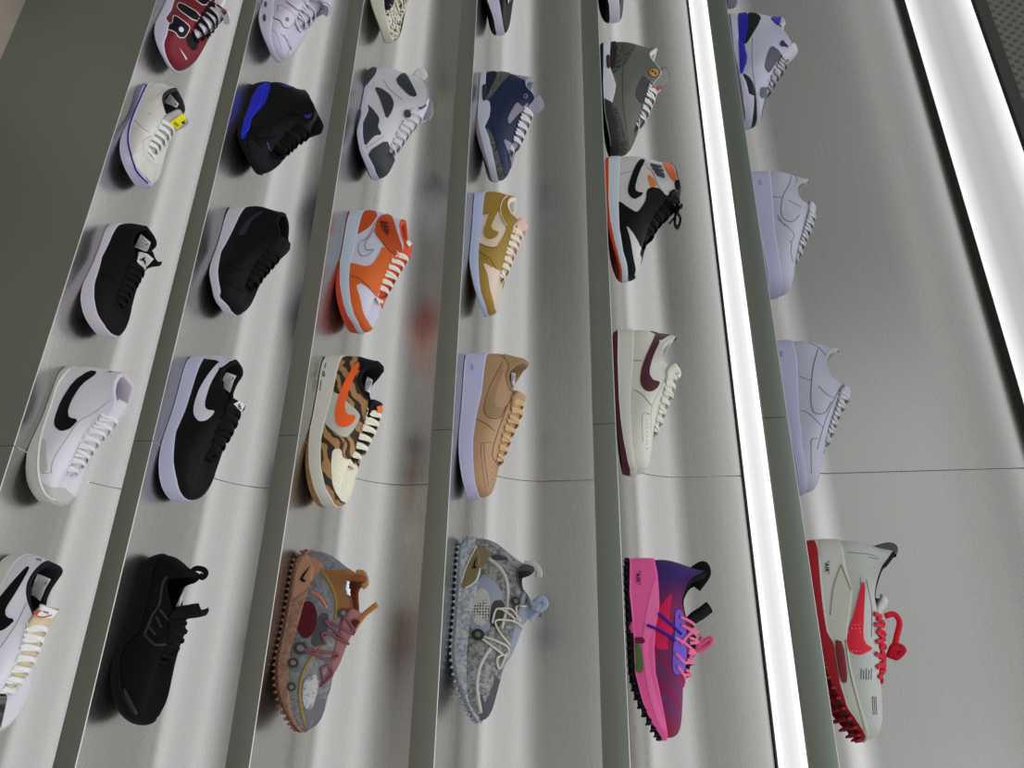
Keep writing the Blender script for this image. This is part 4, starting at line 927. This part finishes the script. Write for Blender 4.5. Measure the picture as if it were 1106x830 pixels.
decal(s,'tongue_emblem',(30,28,30),[[(578,238),(600,232),(590,246),(600,258),(594,275),(584,254),(560,252),(556,246),(578,246)]],on=['t','u'],lift=.0045,thick=False)
seam(s,(14,14,15),[[(300,330),(380,350),(420,400)],[(360,440),(375,510),(430,560)]],r=.0009); overlay(s,'toe_panel',('suede',(24,24,25)),[(290,350),(370,380),(365,450),(380,520),(450,560),(420,700),(300,600),(265,480)],1)
s=sneaker('high_top_sneaker','white mid-height sneaker with bold black side emblem and pale grey rubber sole',0,(0,390,5.027),36,782,
 ms=[(385,38),(318,120),(278,240),(225,400),(208,540),(216,645),(250,725),(305,758)], os=[(282,60),(206,300),(150,450),(145,560),(180,690),(238,775)],
 top=[(668,60),(655,62),(635,76),(615,115),(608,165),(614,220),(590,285),(540,350),(480,420),(430,500),(375,620)],ie=6,tip=(690,230),
 upper=(216,216,224),mid=('rubber',(196,196,190)),out=('rubber',(180,180,172)),lace=(228,227,228),lining=(205,198,212),tongue=(212,208,216),Yc=.088,ts=.024,nl=8,tw=.02)
sw(s,BK,[(488,52),(534,62),(440,130),(390,210),(368,270),(375,310),(428,318),(380,370),(330,383),(298,360),(295,320),(330,220),(400,110)],label='bold black side emblem')
overlay(s,'suede_toe',('suede',(190,190,186)),[(200,640),(250,672),(290,688),(370,690),(350,800),(240,760)],1,label='grey suede toe trim')
overlay(s,'suede_side',('suede',(188,188,186)),[(248,420),(252,520),(262,600),(205,615),(195,540),(220,430)],1)
overlay(s,'toe_bumper',('rubber',(190,190,184)),[(130,535),(165,550),(195,580),(225,700),(300,745),(310,800),(180,790),(120,600)],1,'m')
seam(s,(168,168,180),[[(600,215),(500,290),(430,330),(350,440),(290,540),(278,610)],[(278,610),(215,612)],[(320,50),(318,52)]],r=.0008); seam(s,(232,232,230),[[(378,42),(316,122),(276,242),(224,402),(206,540),(214,645),(248,724),(300,756)]],on=['m','u'],r=.0016,rr=.0016,name='sole_piping')
eyelets(s,(110,110,118)); letters(s,'heel_lettering','NIKE',(60,60,66),(598,62),6,right=(1,0),up=(0,-1))
s=sneaker('low_sneaker','white low sneaker with black side emblem and cream tongue, cut by the bottom left edge',0,(0,590,F5),58,None,
 ms=[(130,62),(60,130),(10,220),(-60,380),(-120,560),(-150,720),(-120,900)],
 top=[(290,88),(275,90),(240,110),(190,165),(158,235),(160,320),(198,440),(170,560),(120,680),(60,790),(20,880)],ie=6,tip=(338,380),
 upper=(216,215,224),mid=('rubber',(196,196,190)),out=('rubber',(180,180,172)),lace=(236,236,234),lining=(28,28,34),tongue=(216,200,165),insole=(30,30,34),Yc=.080,ts=.022,L=.30,nl=7)
sw(s,BK,[(165,118),(180,128),(100,270),(35,370),(30,410),(50,432),(95,438),(40,490),(0,510),(-60,510),(-100,450),(-80,400),(-10,320),(70,220)])
sticker(s,[(230,160),(308,200),(245,330),(165,290)]); decal(s,'tongue_label',(235,232,232),[(238,350),(340,385),(300,432),(215,420)],on=['t'],lift=.004,label='white tongue label with red swash')
seam(s,(215,80,60),[[(215,400),(225,418),(260,420),(300,408)],[(218,395),(245,388)]],on=['t'],r=.0012,lift=.005,name='label_swash'); letters(s,'tongue_lettering','NIKE',(25,28,60),(268,395),11,on='t',right=(.95,.3),up=(.3,-.95),lift=.0052,font_w=.9)
eyelets(s,(120,120,128)); letters(s,'heel_lettering','NIKE',(40,40,46),(232,84),10,right=(.95,.25),up=(.25,-.95)); seam(s,(150,150,165),[[(160,340),(90,480),(0,610)]],r=.0009)
s=sneaker('high_top_sneaker','dark red high-top sneaker with black outlined side lettering, at the top frame edge',0,(150,0,7.9),None,612,
 ms=None,msL=[(0,.045),(.2,.040),(.35,.024),(.5,.028),(.62,.024),(.72,.044),(.84,.044),(.93,.036),(1,.036)],top=None,topL=MIDT,ie=5,tip=(770,105),upper=(118,26,38),mid=('rubber',(202,200,218)),out=('rubber',(195,194,212)),lace=(24,22,28),lining=(225,222,228),tongue=(225,222,228),Yc=.070,ts=.026,L=.302,lw=.005,nl=6)
RL=[(300,125),(415,210),(432,240),(390,318),(342,320),(308,268),(240,248),(255,208),(290,205)]
IL=[(350,18),(525,125),(488,188),(322,68)]
AL=[(455,-25),(560,55),(625,-10),(600,-120),(500,-120)]
for nm,p in (('letter_r',RL),('letter_i',IL),('letter_a',AL)):
    overlay(s,nm,(228,215,215),p,2,grow=.75,outer=True,label='black letter with white outline'); overlay(s,nm+'_face',(22,22,28),p,3,grow=-.15,outer=True)
decal(s,'letter_counter',(215,210,215),[oval(358,255,19,21)],lift=.003); decal(s,'toe_emblem',(228,215,215),[[(340,405),(400,488),(408,505),(396,512),(384,488)]],lift=.0018)
overlay(s,'black_vamp',(24,22,28),[(440,270),(480,330),(520,380),(480,470),(430,410),(400,330)],2); overlay(s,'black_strap',(24,22,28),[(520,150),(570,180),(640,260),(580,330),(520,270),(490,210)],2)
decal(s,'tongue_patch',(120,35,50),[(690,40),(745,100),(735,125),(680,60)],on=['t','u'],lift=.004)
# ================= highest tier =================
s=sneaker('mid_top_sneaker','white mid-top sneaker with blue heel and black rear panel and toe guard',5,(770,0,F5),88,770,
 ms=[(150,92),(150,230),(188,280),(198,340),(192,390),(170,440),(195,490),(213,570),(226,660),(234,760)], os=[(110,100),(130,300),(160,450),(185,620),(215,765)],
 top=[(410,102),(425,125),(405,150),(420,180),(450,225),(465,270),(435,330),(405,385),(365,445),(330,510),(292,585)],ie=6,tip=(508,310),
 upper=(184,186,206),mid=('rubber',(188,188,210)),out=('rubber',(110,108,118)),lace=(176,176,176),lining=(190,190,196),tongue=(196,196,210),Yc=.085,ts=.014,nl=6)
BL=('leather',(24,22,160))
overlay(s,'heel_panel',('suede',(34,36,36)),[(205,70),(268,85),(292,112),(190,280),(180,270),(208,180)],2,label='black rear panel')
overlay(s,'heel_wedge',BL,[(130,70),(212,75),(206,200),(185,275),(200,340),(198,370),(172,445),(150,440),(140,200)],3,label='blue heel wedge')
overlay(s,'heel_wedge_base',BL,[(148,70),(212,75),(206,200),(185,275),(202,340),(200,370),(172,445),(162,440),(152,200)],2,'m')
overlay(s,'toe_guard',(32,33,35),[(172,436),(215,458),(246,510),(262,640),(262,720),(235,790),(224,700),(212,570),(193,480)],2,label='black toe guard')
overlay(s,'eyestay',('suede',(96,96,106)),[(350,272),(397,305),(410,340),(372,380),(335,440),(315,415),(308,390),(330,310)],2,label='grey eyestay')
overlay(s,'lower_eyestay',('suede',(110,110,120)),[(280,520),(330,525),(320,580),(285,590)],2)
overlay(s,'collar_patch',BL,[(342,110),(372,98),(412,98),(395,158),(368,135)],2,label='blue collar patch')
seam(s,(80,82,96),[[(400,150),(440,205),(468,252),(462,300),(440,325)]],r=.0018,rr=.0014,name='collar_piping')
decal(s,'side_figure',(30,26,90),[[(405,248),(420,244),(430,262),(445,272),(446,285),(432,278),(412,278),(400,268)]],lift=.002); decal(s,'tongue_emblem',(30,26,90),[[(425,362),(445,352),(440,372),(425,376)]],on=['t','u'],lift=.003)
eyelets(s,(40,40,48)); seam(s,(150,152,172),[[(237,230),(237,400),(255,540),(265,620)]])
for crop,yt,yb,ms,top,ie,tip,lab,swl,sm in (
 ((780,180,F5),40,785,[(285,45),(300,200),(312,400),(337,560),(352,660),(350,775)],[(505,70),(480,72),(450,95),(442,140),(462,185),(500,218),(540,245),(518,320),(488,395),(458,470),(428,570)],6,(560,252),'plain white low sneaker on the highest shelf, farther from the panel joint',
  [(415,55),(400,110),(365,175),(352,250),(360,300),(390,325),(430,325),(462,290)],[[(300,180),(360,185)],[(330,290),(375,355)],[(330,310),(425,395),(412,450),(400,445)],[(415,450),(412,520),(425,575)],[(395,200),(470,240)],[(420,45),(448,75),(440,95)]]),
 ((800,360,4.608),45,800,[(262,55),(280,150),(287,400),(300,560),(315,780)],[(476,68),(450,75),(428,105),(420,150),(445,208),(485,243),(518,280),(492,355),(455,435),(425,510),(390,590)],6,(548,300),'plain white low sneaker on the highest shelf, directly beside the panel joint',
  [(385,80),(360,180),(350,300),(355,370),(375,400),(420,395),(452,340)],[[(292,215),(355,238)],[(300,385),(340,400),(410,470)],[(385,262),(430,305),(470,325)],[(350,540),(360,525),(385,525)],[(350,540),(352,700)],[(340,48),(385,70),(425,110)],[(500,265),(470,320),(420,440),(380,580)]])):
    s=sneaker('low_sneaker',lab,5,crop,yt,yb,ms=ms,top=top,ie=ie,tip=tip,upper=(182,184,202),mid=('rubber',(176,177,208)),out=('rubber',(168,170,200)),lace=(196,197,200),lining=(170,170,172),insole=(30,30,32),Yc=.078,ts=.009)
    seam(s,(120,122,138),[swl],r=.0008,name='side_emblem_outline'); seam(s,(128,130,146),sm,r=.0006); eyelets(s,(120,120,130))
    letters(s,'sole_lettering','AIR',('rubber',(158,160,196)),(ms[0][0]-58,ms[0][1]+50),14,on='m',lift=.0012)
s=sneaker('running_sneaker','white knit running sneaker with red spiked outsole, red laces and red side emblem',5,(826,575,3.689),38,828,
 ms=[(305,55),(320,140),(348,230),(338,330),(322,430),(345,560),(375,680),(412,805)], os=[(212,65),(224,200),(237,320),(250,400),(275,440),(300,600),(330,700),(400,815)],
 top=[(512,72),(490,105),(468,135),(448,190),(438,250),(445,295),(455,330),(462,400),(460,470),(455,540),(458,590)],ie=6,tip=(492,275),
 upper=('knit',(196,200,196)),mid=('rubber',(196,200,186)),out=('rubber',(165,22,35)),lace=(215,38,62),lining=(22,26,30),tongue=('fabric',(205,208,205)),Yc=.082,ts=.044,zbase=.006,nl=6,lw=.003,tw=.022)
lugs(s,('rubber',(160,20,32)),26)
sw(s,('dots',(225,38,62),(245,150,160)),[(390,190),(400,215),(395,300),(390,420),(402,447),(433,466),(380,493),(345,482),(325,450),(328,400),(355,330)],2,label='red dotted side emblem')
overlay(s,'air_window',('gloss',(130,28,42)),[(275,428),(312,438),(332,600),(303,606)],2,'m',label='red cushion window')
overlay(s,'heel_block',('rubber',(205,205,200)),[(225,30),(305,30),(305,100),(265,200),(250,320),(232,320),(212,100)],1,'m')
seam(s,(165,168,152),[[(305,130),(275,220),(262,330)],[(305,130),(345,230)],[(322,430),(340,560),(400,790)]],on='m',r=.001)
letters(s,'air_lettering','"AIR"',('paper',(30,30,32)),(247,142),17,on='m')
strap(s,'pull_tab',('fabric',(90,92,92)),[(430,72),(490,56),(515,62),(510,85)],.006,.0012)
seam(s,(70,74,80),[[(385+10*i,545+(i%2)*6),(383+10*i,588)] for i in range(5)]+[[(428+7*i,655),(432+7*i,728)] for i in range(3)],r=.0005,name='side_print')
seam(s,(90,95,100),[[(415,100),(450,110)],[(380,180),(385,240),(395,330)],[(405,190),(425,300),(425,420)],[(330,80),(420,90),(455,105)]],r=.0004)
seam(s,(215,38,62),[[(430,325),(470,338),(505,330)],[(432,368),(480,378),(520,368)],[(440,395),(475,430),(500,452)],[(438,440),(470,425),(498,410)],[(435,485),(475,500),(500,480)],[(440,540),(465,520),(475,500)],[(448,582),(462,560),(470,545)],[(455,455),(470,500),(465,540)]],on=['u','t'],r=.0034,rr=.0014,lift=.003,name='lace_rows')
strap(s,'lace_loop',('fabric',(225,38,62)),[(480,335),(515,328),(537,360),(525,420),(520,460),(548,472),(530,490),(505,480)],.0045,.003)
strap(s,'lace_knot',('fabric',(190,30,52)),[(495,500),(515,455),(552,468),(520,500),(508,470)],.005,.004)
s=sneaker('low_sneaker','pale toe of a sneaker on the highest shelf, cut off by the top frame edge',5,(760,0,11.06),None,95,
 ms=None,msL=MSL,top=None,topL=LOW,ie=5,tip=None,tipL=(.27,.11),upper=(190,188,205),mid=('rubber',(160,156,180)),out=('rubber',(120,118,130)),lace=(200,200,205),ts=.02,L=.30,Yc=.085)

SUB = {'label_print': 'paper_label', 'label_mark': 'paper_label', 'cord_lock_hub': 'cord_lock', 'tongue_label': 'tongue', 'tongue_emblem': 'tongue', 'tongue_patch': 'tongue',
       'tongue_trim': 'tongue', 'tongue_lettering': 'tongue', 'tongue_loop': 'tongue', 'badge_mark': 'badge', 'lace_tips': 'laces', 'lace_knot': 'laces', 'lace_loop': 'laces', 'eyelets': 'upper', 'stitching': 'upper',
       'vent_holes': 'upper', 'small_emblem': 'heel_clip', 'sole_lettering': 'midsole', 'sole_lines': 'midsole', 'foxing_stripe': 'midsole', 'tread_lugs': 'outsole', 'wings_emblem': 'upper', 'insole': 'lining'}
for root in [o for o in bpy.data.objects if o.get('category') == 'sneaker']:
    kids = list(root.children); base = lambda o: o.name.split('.')[0]
    for i, o in enumerate(kids):
        b_ = base(o); tgt = SUB.get(b_) or (b_[:-5] if b_.endswith('_face') else None)
        if not tgt: continue
        c = [q for q in kids if base(q) == tgt or (tgt == 'badge' and base(q) == 'round_badge')]
        if c:
            if tgt == 'cord_lock': c = sorted(c, key=lambda q: (q.data.vertices[0].co-o.data.vertices[0].co).length)
            o.parent = c[0]
